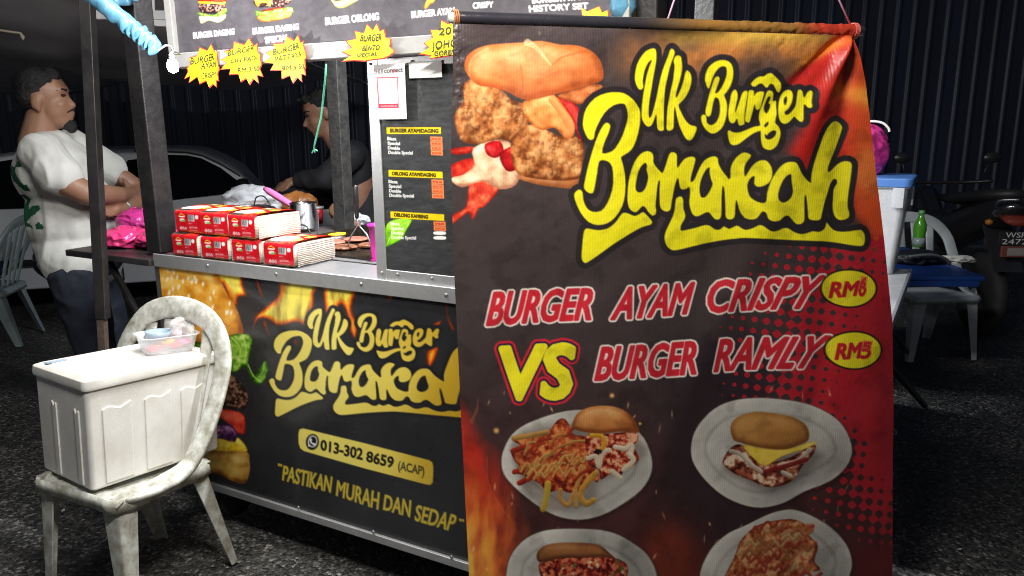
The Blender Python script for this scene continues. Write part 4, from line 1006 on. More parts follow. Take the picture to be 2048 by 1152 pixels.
# canopy beam over the customers' side, carrying the long LED batten
beam = empty('canopy_beam', (0, 1.15, 2.45), 0, 'black steel beam of the canopy above the banner', 'beam')
MB().box((-.35, 0, 0), (3.4, .05, .05)).build('bar', M_BLACK_PAINT, beam, bevel=.004)
MB().box((-1.9, 0, -1.2), (.045, .045, 2.5)).build('post', M_BLACK_PAINT, beam, bevel=.004)
MB().box((1.3, 0, -1.2), (.045, .045, 2.5)).build('post', M_BLACK_PAINT, beam, bevel=.004)
batten = empty('led_batten', (-.12, .82, 2.36), radians(8), 'white LED batten hanging from the canopy beam before the cart', 'lamp')
MB().box((0, 0, .03), (.62, .05, .03)).build('housing', M_WHITE_PAINT, batten, bevel=.004)
MB().bar((-.25, 0, .045), (-.25, .31, .09), .012).build('hanger', M_BLACK_PAINT, batten); MB().bar((.25, 0, .045), (.25, .31, .09), .012).build('hanger', M_BLACK_PAINT, batten)
MB().tube([(-.29, 0, 0), (.29, 0, 0)], .014, 12).build('diffuser', M_LED, batten, smooth=True)
lamp_light('batten_light', 'AREA', (0, .0, -.02), 44, (1.0, .965, .90), batten, .58, (radians(30), 0, 0), .05)
# tube carried on two arms off the front edge of the cart roof
front = empty('front_tube_lamp', cw(.62, -.34, 2.28), CANG, 'LED tube lamp on arms off the front edge of the cart roof', 'lamp')
MB().box((0, 0, .025), (.95, .04, .03)).build('housing', M_WHITE_PAINT, front, bevel=.003)
for k in (-.35, .35): MB().bar((k, 0, .035), (k, .30, .035), .012).build('arm', M_BLACK_PAINT, front)
MB().tube([(-.45, 0, 0), (.45, 0, 0)], .013, 12).build('diffuser', M_LED, front, smooth=True)
lamp_light('front_tube_light', 'AREA', (0, 0, -.02), 20, (1.0, .98, .95), front, .9, (radians(6), 0, 0), .04)
# bare LED bulb by the left end of the sign
P = BULB = at_plane(345, 127, cw(0, -.34, 0), CN)
bulb = empty('led_bulb', P, CANG, 'bright bare LED bulb glowing beside the left end of menu sign', 'lamp')
MB().lathe([(0, -.024), (.010, -.020), (.014, -.010), (.014, 0), (.009, .010)], (0, 0, 0), 14).build('globe', emit('lit_bulb', (1, .98, .95, 1), 60.0), bulb, smooth=True)
MB().lathe([(.006, .010), (.007, .014), (.007, .022), (.003, .024)], (0, 0, 0), 12).build('socket', M_WHITE_PAINT, bulb, smooth=True)
lamp_light('bulb_light', 'POINT', (0, .0, -.03), 11.0, (1, .98, .95), bulb, .022)
# tube under the cart roof, behind the sign
inner = empty('cart_tube_lamp', cw(CL * .58, .34, 2.24), CANG, 'LED tube lamp under the cart roof behind the menu sign', 'lamp')
MB().box((0, 0, .025), (.9, .04, .03)).build('housing', M_WHITE_PAINT, inner, bevel=.003)
MB().tube([(-.43, 0, 0), (.43, 0, 0)], .013, 12).build('diffuser', M_LED, inner, smooth=True)
lamp_light('tube_light', 'AREA', (0, 0, -.02), 70, (.95, .97, 1.0), inner, .86, (radians(24), 0, 0), .04)

# ------------------------------------------------------------------ starburst price cards
M_CARD = mat('fluorescent_yellow_card', (.90, .80, .015, 1), .55, var=.12, vscale=40, bump=.05, bscale=60)
M_CARDRED = mat('red_card_edge', (.62, .04, .04, 1), .55)
M_INK = mat('black_marker_ink', (.03, .03, .02, 1), .6)
def star_card(pts, lines, label, cx, cy, curl=.010, out=.052):
    """pts: spike outline in photo points; lines: (text, bl, br, tl)"""
    def loc(px, py):
        u, z = cu(px, py, -out); return u, z
    c0 = loc(cx, cy)
    e = empty('price_card', cw(c0[0], -out, c0[1]), CANG, label, 'price card', 'starburst price cards along the sign')
    poly = [(loc(*p)[0] - c0[0], loc(*p)[1] - c0[1]) for p in pts]
    R = max(sqrt(a * a + b * b) for a, b in poly)
    def dep(a, b): return -curl * ((a / R) ** 2 * .8 + .6 * (b / R) * (a / R)) + .004 * sin(40 * a + 25 * b)
    def fan(name, k, off, m):
        v, f = [(0, dep(0, 0) + off, 0)], []
        n, rings = len(poly), 4
        for r in range(1, rings + 1):
            for a, b in poly: v.append((a * k * r / rings, dep(a * k * r / rings, b * k * r / rings) + off, b * k * r / rings))
        for i in range(n):
            j = (i + 1) % n; f.append((0, 1 + i, 1 + j))
            for r in range(rings - 1): f.append((1 + r * n + i, 1 + (r + 1) * n + i, 1 + (r + 1) * n + j, 1 + r * n + j))
        MB().add(v, f).build(name, m, e, solid=.0006)
    fan('border', 1.0, .0012, M_CARDRED); fan('face', .93, 0.0, M_CARD)
    mb = MB()
    for t, bl, br, tl in lines:
        seg, co, tris, _ = glyph_box(t)
        bl, br, tl = [np.array(loc(*q)) - np.array(c0) for q in (bl, br, tl)]
        P2 = bl + (br - bl) * co[:, :1] + (tl - bl) * co[:, 1:]
        for dx_, dz_ in ((0, 0), (.0011, 0), (.0004, .0009)):
            mb.add([(a + dx_, dep(a, b) - .0035 - dx_ * .2, b + dz_) for a, b in P2], tris)
    mb.build('lettering', M_INK, e)
def st(pts, ox=340, k=5.76): return [(ox + x / k, y / k) for x, y in pts]
def tx(t, bl, br, h, ox=340, k=5.76, sl=0): return (t, (ox + bl[0] / k, bl[1] / k), (ox + br[0] / k, br[1] / k), (ox + (bl[0] + sl) / k, (bl[1] - h) / k))
star_card(st([(332,540),(418,578),(488,505),(530,600),(578,575),(570,650),(560,740),(575,800),(545,850),(555,940),(530,915),(535,1010),(500,975),(462,1020),(430,935),(355,975),(330,890),(235,960),(250,880),(190,915),(225,830),(215,790),(260,730),(235,670),(315,640)]),
  [tx('BURGER', (270, 750), (520, 690), 75), tx('AYAM', (375, 800), (535, 770), 65), tx('CRISPY', (385, 910), (535, 890), 62)], 'yellow starburst card reading burger ayam, leftmost on the sign', 410, 131, .016)
star_card(st([(735,475),(845,510),(905,430),(965,530),(1025,495),(1018,600),(1052,625),(1040,680),(1058,740),(1030,800),(1065,885),(1000,870),(1018,965),(965,910),(928,985),(890,910),(825,950),(800,860),(685,865),(705,795),(588,805),(660,720),(590,690),(690,640),(630,590),(735,555)]),
  [tx('BURGER', (695, 650), (970, 580), 62), tx('CILI PADI', (725, 735), (1000, 690), 50), tx('RM:3.50', (805, 840), (1030, 815), 52)], 'yellow starburst card reading burger cili padi, second from the left', 490, 121, .010)
star_card(st([(1330,405),(1430,465),(1500,395),(1525,490),(1580,470),(1575,560),(1600,585),(1590,670),(1560,690),(1565,780),(1550,800),(1558,870),(1510,855),(1518,950),(1470,895),(1425,965),(1390,875),(1300,915),(1300,815),(1170,815),(1215,735),(1095,720),(1180,655),(1115,610),(1220,560),(1195,500),(1305,490)]),
  [tx('BURGER', (1215, 640), (1500, 560), 70), tx('PATTAYA', (1240, 720), (1525, 650), 60), tx('RM:6.50', (1315, 820), (1550, 790), 55)], 'yellow starburst card reading burger pattaya, third from the left', 577, 118, .014)
star_card(st([(640,355),(735,380),(760,270),(830,345),(882,262),(920,360),(980,330),(998,430),(1080,450),(1045,540),(1118,600),(1030,650),(960,680),(870,690),(760,712),(640,705),(505,715),(600,655),(500,600),(610,560),(545,475),(655,450)], 600),
  [tx('BURGER', (710, 480), (940, 470), 75, 600, sl=10), tx('BENTO', (735, 590), (915, 575), 58, 600, sl=8), tx('SPECIAL', (680, 665), (900, 640), 40, 600)], 'yellow starburst card reading burger bento, alone under burger oblong', 741, 88, .018)
star_card(st([(1615,225),(1715,272),(1770,205),(1810,290),(1880,270),(1880,370),(1960,400),(1900,480),(1950,560),(1870,580),(1860,670),(1790,640),(1700,655),(1500,685),(1520,650),(1385,628),(1500,555),(1440,500),(1540,435),(1510,345),(1620,345)], 600),
  [tx('20', (1610, 410), (1740, 390), 80, 600), tx('JOHOR', (1545, 575), (1880, 520), 85, 600), tx('GORENG', (1570, 650), (1850, 620), 55, 600)], 'yellow starburst card half hidden by the upper left corner of banner', 893, 80, .012)
S7p = lambda pts: [(880 + x / 4.876, y / 4.876) for x, y in pts]
star_card(S7p([(1375,65),(1430,110),(1550,55),(1580,120),(1640,95),(1650,190),(1700,230),(1640,290),(1560,270),(1500,330),(1450,270),(1380,300),(1370,220),(1310,190),(1390,150)]), [], 'yellow starburst card whose red tips peek over the banner rod', 1188, 38, .008)

# ------------------------------------------------------------------ canopy posts, tarpaulin, blue wrapped pole
pa, pb = at_y(174, 0, 2.45), at_y(206, 637, 2.45)
dirp = (pb - pa) / (pb[2] - pa[2])
topp, midp, botp = pa + dirp * (2.35 - pa[2]), pb, pb + dirp * (0 - pb[2])
cp = empty('canopy_post', (botp[0], botp[1], 0), 0, 'slim leaning black steel canopy post with rusty foot near man', 'post')
rel = lambda p: Vector([float(v) for v in (np.asarray(p) - np.array([botp[0], botp[1], 0]))])
MB().bar(rel(topp), rel(midp), .036, .036, (0, 1, 0)).build('upper_tube', M_BLACK_PAINT, cp, bevel=.003)
MB().bar(rel(midp) + Vector((0, 0, .05)), rel(botp), .026, .026, (0, 1, 0)).build('foot_tube', M_RUST, cp, bevel=.002)

tarp = None
m_tarp = mat('grey_tarpaulin', (.40, .39, .41, 1), .6, var=.35, vscale=1.6, bump=.25, bscale=5)
def tf(a, b):
    x = -5.2 + a * 4.0; y = 2.6 + b * 4.4
    z = 2.33 - .46 * float(sst(0, .45, b)) - .10 * sin(pi * ((a * 2.2) % 1.0)) * (.35 + b) + .05 * mnoise.noise((x * 1.1, y * .8, 2)) + .02 * mnoise.noise((x * 4, y * 3, 7))
    return (x + 2.6, y - 4.4, z - 2.1)
tarp = MB().grid(tf, 70, 60).build('canopy_tarpaulin', m_tarp, None, smooth=True, solid=.004)
tarp.location = (-2.6, 4.4, 2.1)
tag(tarp, 'sagging grey tarpaulin canopy overhead in the upper left corner', 'tarpaulin')

m_blue = mat('blue_plastic_sheeting', (.11, .30, .45, 1), .3, var=.3, vscale=14, bump=.3, bscale=40, spec=.6)
bp0, bp1 = at_y(178, -16, 2.15), at_y(317, 100, 2.15)
pole = empty('wrapped_pole', bp1, 0, 'awning pole wrapped in crinkled blue plastic slanting above the counter', 'pole')
N_ = 60; v = []
for i in range(N_ + 1):
    t = i / N_; c = Vector([float(q) for q in ((bp0 - bp1) * (1 - t))])
    ax = Vector([float(q) for q in (bp1 - bp0)]).normalized(); x = Vector((0, 1, 0)); y = ax.cross(x)
    r0_ = .024 * (1 - .25 * (t > .97)) * (1 + .0)
    ring = []
    for k in range(16):
        a = 2 * pi * k / 16
        q_ = mnoise.noise((t * 9, cos(a) * .8, sin(a) * .8 + 3)); cr_ = sst(.45, .7, t) * .012 * (.35 - abs(mnoise.noise((t * 26 + q_, cos(a) * .6, sin(a) * .6))) * 1.6) + .005 * q_ 
        rr_ = r0_ + float(cr_)
        if i in (0, N_): rr_ *= .5
        ring.append(c + x * cos(a) * rr_ + y * sin(a) * rr_)
    v.append(ring)
MB().loft(v).build('wrapping', m_blue, pole, smooth=True)
hk = [(0.0, 0, .0), (.02, .0, .012), (.035, 0, .010), (.04, 0, -.004), (.03, 0, -.010)]
MB().tube(hk, .003, 6).build('hook', M_STEEL, pole)
MB().tube([(.035, 0, .0), (.05, .02, -.01)] + [tuple(BULB - bp1 + np.array([0, 0, .022]))], .0016, 6).build('lamp_wire', M_BLACK_PLASTIC, pole)
bp2 = at_y(238, -10, 2.6)
fl_ = MB()
def ff(a, b): return (bp2[0] - .03 + a * .09 + .01 * sin(7 * b), bp2[1] + .02 * sin(9 * a + 3 * b), bp2[2] + .12 - b * .16 + .02 * a)
fl_.grid(ff, 10, 12)
o = fl_.build('loose_sheeting', m_blue, None, smooth=True, solid=.002); tag(o, 'loose flap of blue plastic sheeting beside the wrapped pole', 'plastic sheet')
fr_ = empty('awning_frame', at_y(260, 30, 3.1), 0, 'pale horizontal awning bars behind the black cart post', 'frame')
f0 = at_y(260, 30, 3.1)
for (x0, y0, x1, y1, r) in ((182, 30, 420, 32, .017), (290, 44, 420, 52, .014)):
    a, b = at_y(x0, y0, 3.1) - f0, at_y(x1, y1, 3.1) - f0
    MB().bar(a, b, r * 2, r * 2).build('bar', M_WHITE_PAINT, fr_, bevel=.003)
MB().bar(at_y(297, -60, 3.1) - f0, at_y(300, 58, 3.1) - f0, .03).build('bar', M_WHITE_PAINT, fr_, bevel=.003)
# right end: blue bundle by the front right cart post
bq = at_plane(1247, -4, cw(0, -.02, 0), CN)
o = MB().lathe([(.0, -.05), (.022, -.045), (.03, -.02), (.026, .03), (.03, .08), (.012, .16), (0, .17)], (0, 0, 0), 14).build('blue_bundle', m_blue, None, smooth=True)
o.location = Vector([float(q) for q in bq]); tag(o, 'rolled blue plastic bundle hanging at the right end of sign', 'plastic sheet')
# yellowish cord hanging under the canopy
cpts = [at_y(x, y, 3.6) for x, y in ((-20, 58), (10, 62), (30, 65), (40, 66), (47, 74), (48, 79), (42, 72))]
o = MB().tube([p - cpts[3] for p in cpts], .006, 6).build('frayed_cord', mat('pale_cord', (.55, .5, .4, 1), .8), None, smooth=True); o.location = Vector([float(q) for q in cpts[3]])
tag(o, 'frayed pale cord hanging under the tarpaulin at the far left', 'cord')

# green string hanging from the sign rail in front of the cook
gpts = [at_plane(x, y, cw(0, .12, 0), CN) for x, y in ((652, 128), (650, 160), (646, 200), (642, 235), (636, 260), (630, 285), (628, 298))]
gs = empty('green_string', gpts[0], 0, 'thin green nylon string hanging before the cook', 'string')
MB().tube([p - gpts[0] for p in gpts], .0032, 6).build('strand', mat('green_nylon', (.10, .42, .26, 1), .6), gs, smooth=True)
for (x, y) in ((624, 306), (630, 305), (635, 302)):
    MB().tube([gpts[-1] - gpts[0], at_plane(x, y, cw(0, .12, 0), CN) - gpts[0]], .0022, 5).build('frayed_end', _MATS['green_nylon'], gs)
# ------------------------------------------------------------------ plastic chairs
def chair(loc, rz, m, label, s=1.0):
    e = empty('plastic_chair', loc, rz, label, 'chair'); e.scale = (s, s, s)
    def seat(a, b):
        x, y = (a - .5) * .42, -.215 + b * .40
        ed = min(a, 1 - a, b, 1 - b)
        return (x * (1 - .06 * b), y, .435 - .075 * (y + .215) - .018 * float(sst(0, .25, ed)) - (.02 * float(1 - sst(0, .12, b))))
    MB().grid(seat, 14, 14).build('seat', m, e, smooth=True, solid=.008)
    rim = [(-.205, -.205), (-.10, -.216), (.10, -.216), (.205, -.205), (.208, 0), (.195, .18), (.09, .188), (-.09, .188), (-.195, .18), (-.208, 0)]
    q = crom([(x, y, 0) for x, y in rim], True, 3)
    mb = MB(); n = len(q)
    v = [(p[0], p[1], .438 - .075 * (p[1] + .215)) for p in q] + [(p[0] * 1.02, p[1] * 1.02, .395 - .075 * (p[1] + .215)) for p in q] + [(p[0] * .985, p[1] * .985, .395 - .075 * (p[1] + .215)) for p in q] + [(p[0] * .95, p[1] * .95, .432 - .075 * (p[1] + .215)) for p in q]
    f = [(k * n + i, k * n + (i + 1) % n, ((k + 1) % 4) * n + (i + 1) % n, ((k + 1) % 4) * n + i) for k in range(4) for i in range(n)]
    mb.add(v, f).build('seat_rim', m, e, smooth=True)
    for sx in (-1, 1):
        for sy, (tx_, ty), (fx, fy) in ((-1, (.200, -.205), (.222, -.232)), (1, (.192, .170), (.212, .262))):
            rings = []
            for t in (0, .12, .5, 1.0):
                x, y, z = sx * (tx_ + (fx - tx_) * t), ty + (fy - ty) * t, (.425 if sy < 0 else .398) * (1 - t) + .002
                a = .078 * (1 - t) + .036 * t if t > 0 else .095; th = .006
                c = .016 * (1 - .4 * t)
                pr = [(0, a), (0, c), (c * .3, c * .3), (c, 0), (a, 0), (a, th), (c + th * .4, th), (c * .3 + th, c * .3 + th), (th, c + th * .4), (th, a)]
                rings.append([(x - sx * u_, y - sy * v_, z) for u_, v_ in pr])
            MB().loft(rings).build('leg', m, e, bevel=.0015)
    # back: one arch flowing into the seat sides
    half = [(.168, -.200, .418), (.198, -.165, .427), (.212, -.12, .428), (.228, -.05, .430), (.250, .04, .456), (.264, .12, .55), (.266, .19, .66), (.248, .245, .77), (.160, .280, .862), (0, .292, .895)]
    pts = half + [(-x, y, z) for x, y, z in half[-2::-1]]
    C = crom(pts, False, 5); n = len(C); rings = []
    for i, c in enumerate(C):
        t = Vector(C[min(i + 1, n - 1)] - C[max(i - 1, 0)]).normalized(); up = abs(i / (n - 1) - .5) * 2
        nn = Vector((0, -1, .38 + 3.0 * max(0, up - .62))).normalized()
        w = nn.cross(t).normalized(); nn = t.cross(w)
        wd = (.022 + .016 * (1 - up) ** 1.3 + .010 * up) * float(1 - .75 * sst(.80, 1.0, up)); th = .010
        rings.append([Vector(c) + w * (wd * a) + nn * (th * b) for a, b in ((-1, -.6), (-.8, -1), (.8, -1), (1, -.6), (1, .6), (.8, 1), (-.8, 1), (-1, .6))])
    MB().loft(rings).build('back_frame', m, e, smooth=True)
    for x in (-.135, -.045, .045, .135):
        xt = x * 1.12
        C = crom([(x * .85, .165, .425), (x, .205, .58), (xt, .287 - xt * xt * .35, .868 - xt * xt * 1.6)], False, 5)
        rings = [[Vector(c) + Vector((a * (.020 + .010 * (i / (len(C) - 1)) ** 2), b * .006, 0)) for a, b in ((-1, -.5), (-.6, -1), (.6, -1), (1, -.5), (1, .5), (.6, 1), (-.6, 1), (-1, .5))] for i, c in enumerate(C)]
        MB().loft(rings).build('slat', m, e, smooth=True)
    return e
D_ = at_z(476, 1122, 0)
lat, fwd = np.array([.90, -.43, 0]), np.array([-.43, -.90, 0])
CH = D_ - lat * .180 + fwd * .225
chair((CH[0], CH[1], 0), atan2(-.43, .90), M_CHAIR, 'grimy white plastic chair carrying the foam cooler box').scale = (.87, .86, .965)
P = at_z(1878, 722, 0)
chair((P[0], P[1] + .22, 0), radians(4), M_CHAIR2, 'dim white plastic chair drawn up behind the blue table').scale = (1, 1, .92)
P = at_z(84, 686, 0)
chair((P[0] - .38, P[1] + .06, 0), radians(-78), M_CHAIR3, 'pale grey plastic chair at the far left behind the man').scale = (1, 1, .92)
o = MB().lathe([(0, 0), (.12, .0), (.16, .04), (.15, .12), (.08, .17), (0, .18)], (0, 0, 0), 16, sx=1, sy=.7).build('dark_bag', mat('navy_cloth', (.012, .016, .05, 1), .7, bump=.4, bscale=18, col2=(.02, .05, .25, 1)), None, smooth=True)
o.location = (P[0] - .40, P[1] + .05, .43); tag(o, 'dark blue bag lying on the pale grey chair', 'bag')

# ------------------------------------------------------------------ foam cooler box on the chair
SZ = .424
n0, l0, r0 = at_z(184, 985, SZ), at_z(67, 947, SZ), at_z(442, 900, SZ - .03)
lx = (r0 - n0) * np.array([1, 1, 0]); LLEN = np.linalg.norm(lx); _a = atan2(lx[1], lx[0]) + radians(1); lx = np.array([cos(_a), sin(_a), 0])
ly = np.array([-lx[1], lx[0], 0]); SLEN = np.linalg.norm(l0 - n0) * 1.03
print('cooler', LLEN, SLEN, n0)
BH = .298
ctr = n0 + lx * LLEN / 2 + ly * SLEN / 2
cool = empty('foam_cooler', ctr - np.array([0, 0, .014]), atan2(lx[1], lx[0]), 'white polystyrene cooler box with lid standing on the grimy chair', 'cooler box')
TILT = math.atan(.028 / LLEN); cool.rotation_mode = 'ZYX'; cool.rotation_euler = (0, TILT, atan2(lx[1], lx[0])); cool.rotation_mode = 'XYZ'
M_FOAM = mat('white_polystyrene', (.74, .73, .70, 1), .55, col2=(.62, .60, .55, 1), vscale=7, bump=.08, bscale=240, detail=3, sss=.05)
def rrect(lx_, ly_, z, r=.014, k=4):
    p = []
    for sx, sy, a0 in ((1, 1, 0), (-1, 1, 90), (-1, -1, 180), (1, -1, 270)):
        for i in range(k + 1):
            a = radians(a0 + 90 * i / k); p.append((sx * (lx_ / 2 - r) + r * cos(a), sy * (ly_ / 2 - r) + r * sin(a), z))
    return p
L2, S2 = LLEN * 1.012, SLEN * 1.03
MB().loft([rrect(LLEN - .01, SLEN - .01, 0), rrect(LLEN, SLEN, .008), rrect(L2, S2, BH)]).build('box', M_FOAM, cool, smooth=False, bevel=.002)
def side_panel(face, pos, wd, h, name='embossed_panel'):
    q = []
    for i in range(9):
        t = i / 8; q.append((pos - wd / 2 + wd * t, h + .008 * sin(2 * pi * (t + .08)) * (1 if t < .7 else .6) + .012 * t))
    poly = [(pos - wd / 2, .012)] + [(pos + wd / 2, .012)] + q[::-1]
    def fn(a, z, d):
        k = 1 + .02 * z / BH
        if face == 'long': return (a * k, -(SLEN / 2) * (1 + .03 * z / BH) - d, z)
        return (-(LLEN / 2) * (1 + .012 * z / BH) - d, a * k, z)
    MB().prism(poly, fn, -.006, .0042).build(name, M_FOAM, cool, bevel=.0028, seg=3)
for p_ in (-.30, 0.0, .28): side_panel('long', p_ * LLEN, .085, .232)
for p_ in (-.32, .12): 
    side_panel('short', p_ * SLEN, .022, .225, 'rib')
lidL, lidS = L2 + .014, S2 + .014
MB().loft([rrect(lidL, lidS, BH + .001, .018), rrect(lidL + .004, lidS + .004, BH + .012, .02), rrect(lidL, lidS, BH + .030, .02), rrect(lidL - .022, lidS - .022, BH + .0345, .02)]).build('lid', M_FOAM, cool, bevel=.002)
MB().loft([rrect(lidL - .06, lidS - .06, BH + .0335, .02), rrect(lidL - .07, lidS - .07, BH + .0375, .02)]).build('lid_panel', M_FOAM, cool, bevel=.0015)
LIDZ = SZ + BH + .0375
# tape strip at the corner of the lid
o = MB().box((0, 0, 0), (.06, .022, .001)).build('tape_strip', mat('pale_blue_tape', (.30, .40, .50, 1), .4), cool); o.location = (-lidL / 2 + .05, lidS / 2 - .05, BH + .039); 

# clear food tub on the lid
P = at_z(322, 706, LIDZ - .022); _d = P - ctr
_M = Matrix.Translation(Vector([float(q) for q in (ctr - np.array([0, 0, .014]))])) @ Matrix.Rotation(atan2(lx[1], lx[0]), 4, 'Z') @ Matrix.Rotation(TILT, 4, 'Y')
_p = _M @ Vector((float(_d @ lx), float(_d @ ly), BH + .0385))
tub = empty('clear_tub', _p, atan2(lx[1], lx[0]) - .25, 'clear plastic tub of bright wrappers on the foam lid', 'plastic tub')
tub.rotation_euler = (0, TILT, atan2(lx[1], lx[0]) - .25)
M_CLEAR = mat('clear_plastic', (.85, .86, .87, 1), .18, spec=.6, thin=.70)
M_CLEAR2 = mat('frosted_plastic', (.80, .83, .86, 1), .25, spec=.6, thin=.42, bump=.2, bscale=30)
tl_, ts_ = .165, .115
MB().loft([rrect(tl_ - .03, ts_ - .03, .002, .02), rrect(tl_ - .02, ts_ - .02, .006, .022), rrect(tl_, ts_, .055, .024), rrect(tl_ + .014, ts_ + .014, .057, .026), rrect(tl_ + .014, ts_ + .014, .060, .026), rrect(tl_ - .004, ts_ - .004, .0595, .024), rrect(tl_ - .024, ts_ - .024, .008, .02)], cap=True).build('tub_shell', mat('tub_plastic', (.82, .84, .86, 1), .2, spec=.6, thin=.62), tub, smooth=True)
def crumple(name, m, parent, loc, size, seed, amp=.35, sub=3, flat=1.0):
    bmn = bmesh.new(); bmesh.ops.create_icosphere(bmn, subdivisions=sub, radius=1)
    rs = random.Random(seed); o3 = Vector((rs.random() * 50, rs.random() * 50, rs.random() * 50))
    for v_ in bmn.verts:
        c = v_.co.copy()
        w3 = Vector((1, 1, 1)) * mnoise.noise(c * 1.1 + o3) * .8; k = 1 + amp * (.30 - 1.3 * abs(mnoise.noise(c * 1.7 + o3 + w3))) + amp * .28 * (.3 - abs(mnoise.noise(c * 4.2 + o3 + w3))) + .3 * amp * mnoise.noise(c * .9 + o3)
        v_.co = Vector((c.x * size[0], c.y * size[1], max(c.z, -.75 * flat) * size[2])) * k
    me = bpy.data.meshes.new(name); bmn.to_mesh(me); bmn.free(); me.materials.append(m)
    me.polygons.foreach_set('use_smooth', [sub > 2] * len(me.polygons))
    o = bpy.data.objects.new(name, me); link(o, parent); o.location = Vector([float(q) for q in loc]); return o
M_WRAPS = [mat('red_foil_wrapper', (.75, .05, .08, 1), .2, spec=.8), mat('orange_foil_wrapper', (.9, .35, .05, 1), .2), mat('pink_foil_wrapper', (.85, .2, .4, 1), .2)]
for i, (x, y, z) in enumerate(((.02, -.02, .020), (-.02, .015, .018), (.045, .02, .02), (-.045, -.02, .018), (.0, .0, .03), (.05, -.015, .028))):
    crumple('wrapper', M_WRAPS[i % 3], tub, (x, y, z), (.022, .016, .010), 10 + i, .5, 2)
crumple('crumpled_film', M_CLEAR, tub, (.045, .02, .070), (.030, .026, .030), 21, .8, 3)
MB().lathe([(.035, 0), (.040, .024), (.037, .024), (.032, .003)], (-.02, .02, .04), 18).build('small_cup', mat('grey_blue_plastic', (.25, .32, .38, 1), .3), tub, smooth=True)

# ------------------------------------------------------------------ tissue packs on the counter
ua, wa = cuz(347, 511, Z_TOP); ub_, wb = cuz(598, 538, Z_TOP)
print('packs', ua, wa, ub_, wb)
PKW, PKD, PKH = (ub_ - ua) / 4 - .020, .19, .078
# wrapper: front, rounded edge, top, and down the back
path = [(.004, .0)] + [(0, .006 + .060 * t) for t in np.linspace(0, 1, 22)] + [(.003, .072), (.010, .0765)] + [(.014 + (PKD - .028) * t, .078 + .004 * sin(pi * t)) for t in np.linspace(0, 1, 34)] + [(PKD - .004, .073), (PKD, .066), (PKD, .004)]
path = np.array(path); sl_ = np.r_[0, np.cumsum(np.hypot(*np.diff(path, axis=0).T))]
fine = np.linspace(0, sl_[-1], 110); path = np.c_[np.interp(fine, sl_, path[:, 0]), np.interp(fine, sl_, path[:, 1])]
NU, NV = 46, len(path) - 1
gx, gs_ = np.meshgrid(np.linspace(0, PKW, NU + 1), fine)
pp = Paint(gx * 1000, (.074 - gs_) * 1000, (196, 22, 34)); pp.aa = 1.0    # y: 0 at the top front edge, + down the front, - back over the top
wmm = PKW * 1000; S_ = wmm / 118
pp.shape([(-5, 68), (wmm + 5, 68), (wmm + 5, 82), (-5, 82)], (236, 160, 40), False); pp.shape([(10, 66), (55 * S_, 70), (40, 76), (5, 76)], (220, 40, 30)); pp.shape([(60 * S_, 70), (80 * S_, 69), (75 * S_, 75)], (90, 150, 60))
pp.dab(30 * S_, 22, 17 * S_, 13, (150, 14, 26)); pp.dab(30 * S_, 22, 15 * S_, 11, (206, 30, 36))
pp.line([(16 * S_, 18), (28 * S_, 10), (44 * S_, 17)], 1.3, (240, 190, 60)); pp.line([(18 * S_, 20), (42 * S_, 20)], 1.6, (250, 235, 220))
pp.dab(30 * S_, 31, 12 * S_, 5.5, (238, 238, 230)); pp.dab(36 * S_, 33, 10 * S_, 2.6, (90, 170, 70))
pp.shape([(60 * S_, 11), (88 * S_, 11), (88 * S_, 34), (60 * S_, 34)], (236, 236, 236), False)
rg = np.random.RandomState(5)
for k in range(13): pp.line([(62 * S_ + k * 1.95 * S_, 13), (62 * S_ + k * 1.95 * S_, 31)], .3 + .5 * rg.rand(), (60, 60, 60))
pp.dab(100 * S_, 18, 8 * S_, 7, (240, 236, 232)); 
for x in (22, 33, 44): pp.dab(x * S_, 60, 5 * S_, 5, (236, 226, 226)); pp.dab(x * S_, 60, 2.5 * S_, 2.5, (200, 60, 60))
for y_, x1_ in ((41, 78), (45, 84), (52, 96), (56, 100), (60, 92), (64, 98)): pp.line([(62 * S_, y_), (x1_ * S_, y_ + .6)], .8, (232, 200, 200), .8)
topm = (pp.Y < 0)
nn_ = fbm(pp.X, pp.Y, 30, 3, 6); pp.put(np.nonzero(topm)[0], np.where(nn_[topm][:, None] > .52, np.array([214, 60, 26]) / 255, np.array([205, 30, 34]) / 255), np.ones(topm.sum()))
pp.shape([(8, -20), (wmm * .62, -24), (wmm * .7, -70), (wmm * .45, -96), (10, -80)], (238, 236, 230)); pp.shape([(4, -3), (wmm * .5, -6), (wmm * .55, -18), (8, -16)], (60, 50, 44)); pp.shape([(wmm * .62, -40), (wmm - 8, -30), (wmm - 10, -60), (wmm * .7, -66)], (240, 180, 60)); pp.dab(wmm * .8, -110, 16, 24, (240, 200, 80)); pp.dab(wmm * .4, -130, 22, 20, (90, 160, 60)); pp.dab(wmm * .35, -134, 14, 12, (236, 230, 220))
Yb = path[:, 0][:, None] * np.ones_like(gx); Zb = path[:, 1][:, None] * np.ones_like(gx)
bulge = (fbm(gx * 1000, gs_ * 1000, 26, 3, 12) - .5) * .005
V = np.stack([gx.ravel() - PKW / 2, (Yb + bulge * (Yb < .02)).ravel() - .0012, (Zb + bulge * (Yb > .02)).ravel() + .0018], -1)
M_PACK = print_mat('pack_film', .22, .25, 0, .6, coat=.5)
M_TISSUE = mat('white_tissue_paper', (.72, .64, .55, 1), .8, bump=.35, bscale=30, stretch=(1, 1, 12))
pack = empty('tissue_pack', (0, 0, 0), CANG, 'x', 'tissue pack', 'red tissue packs stacked on the counter')
sheet('wrapper', V, NU, NV, pp, M_PACK, pack)
mbt = MB()
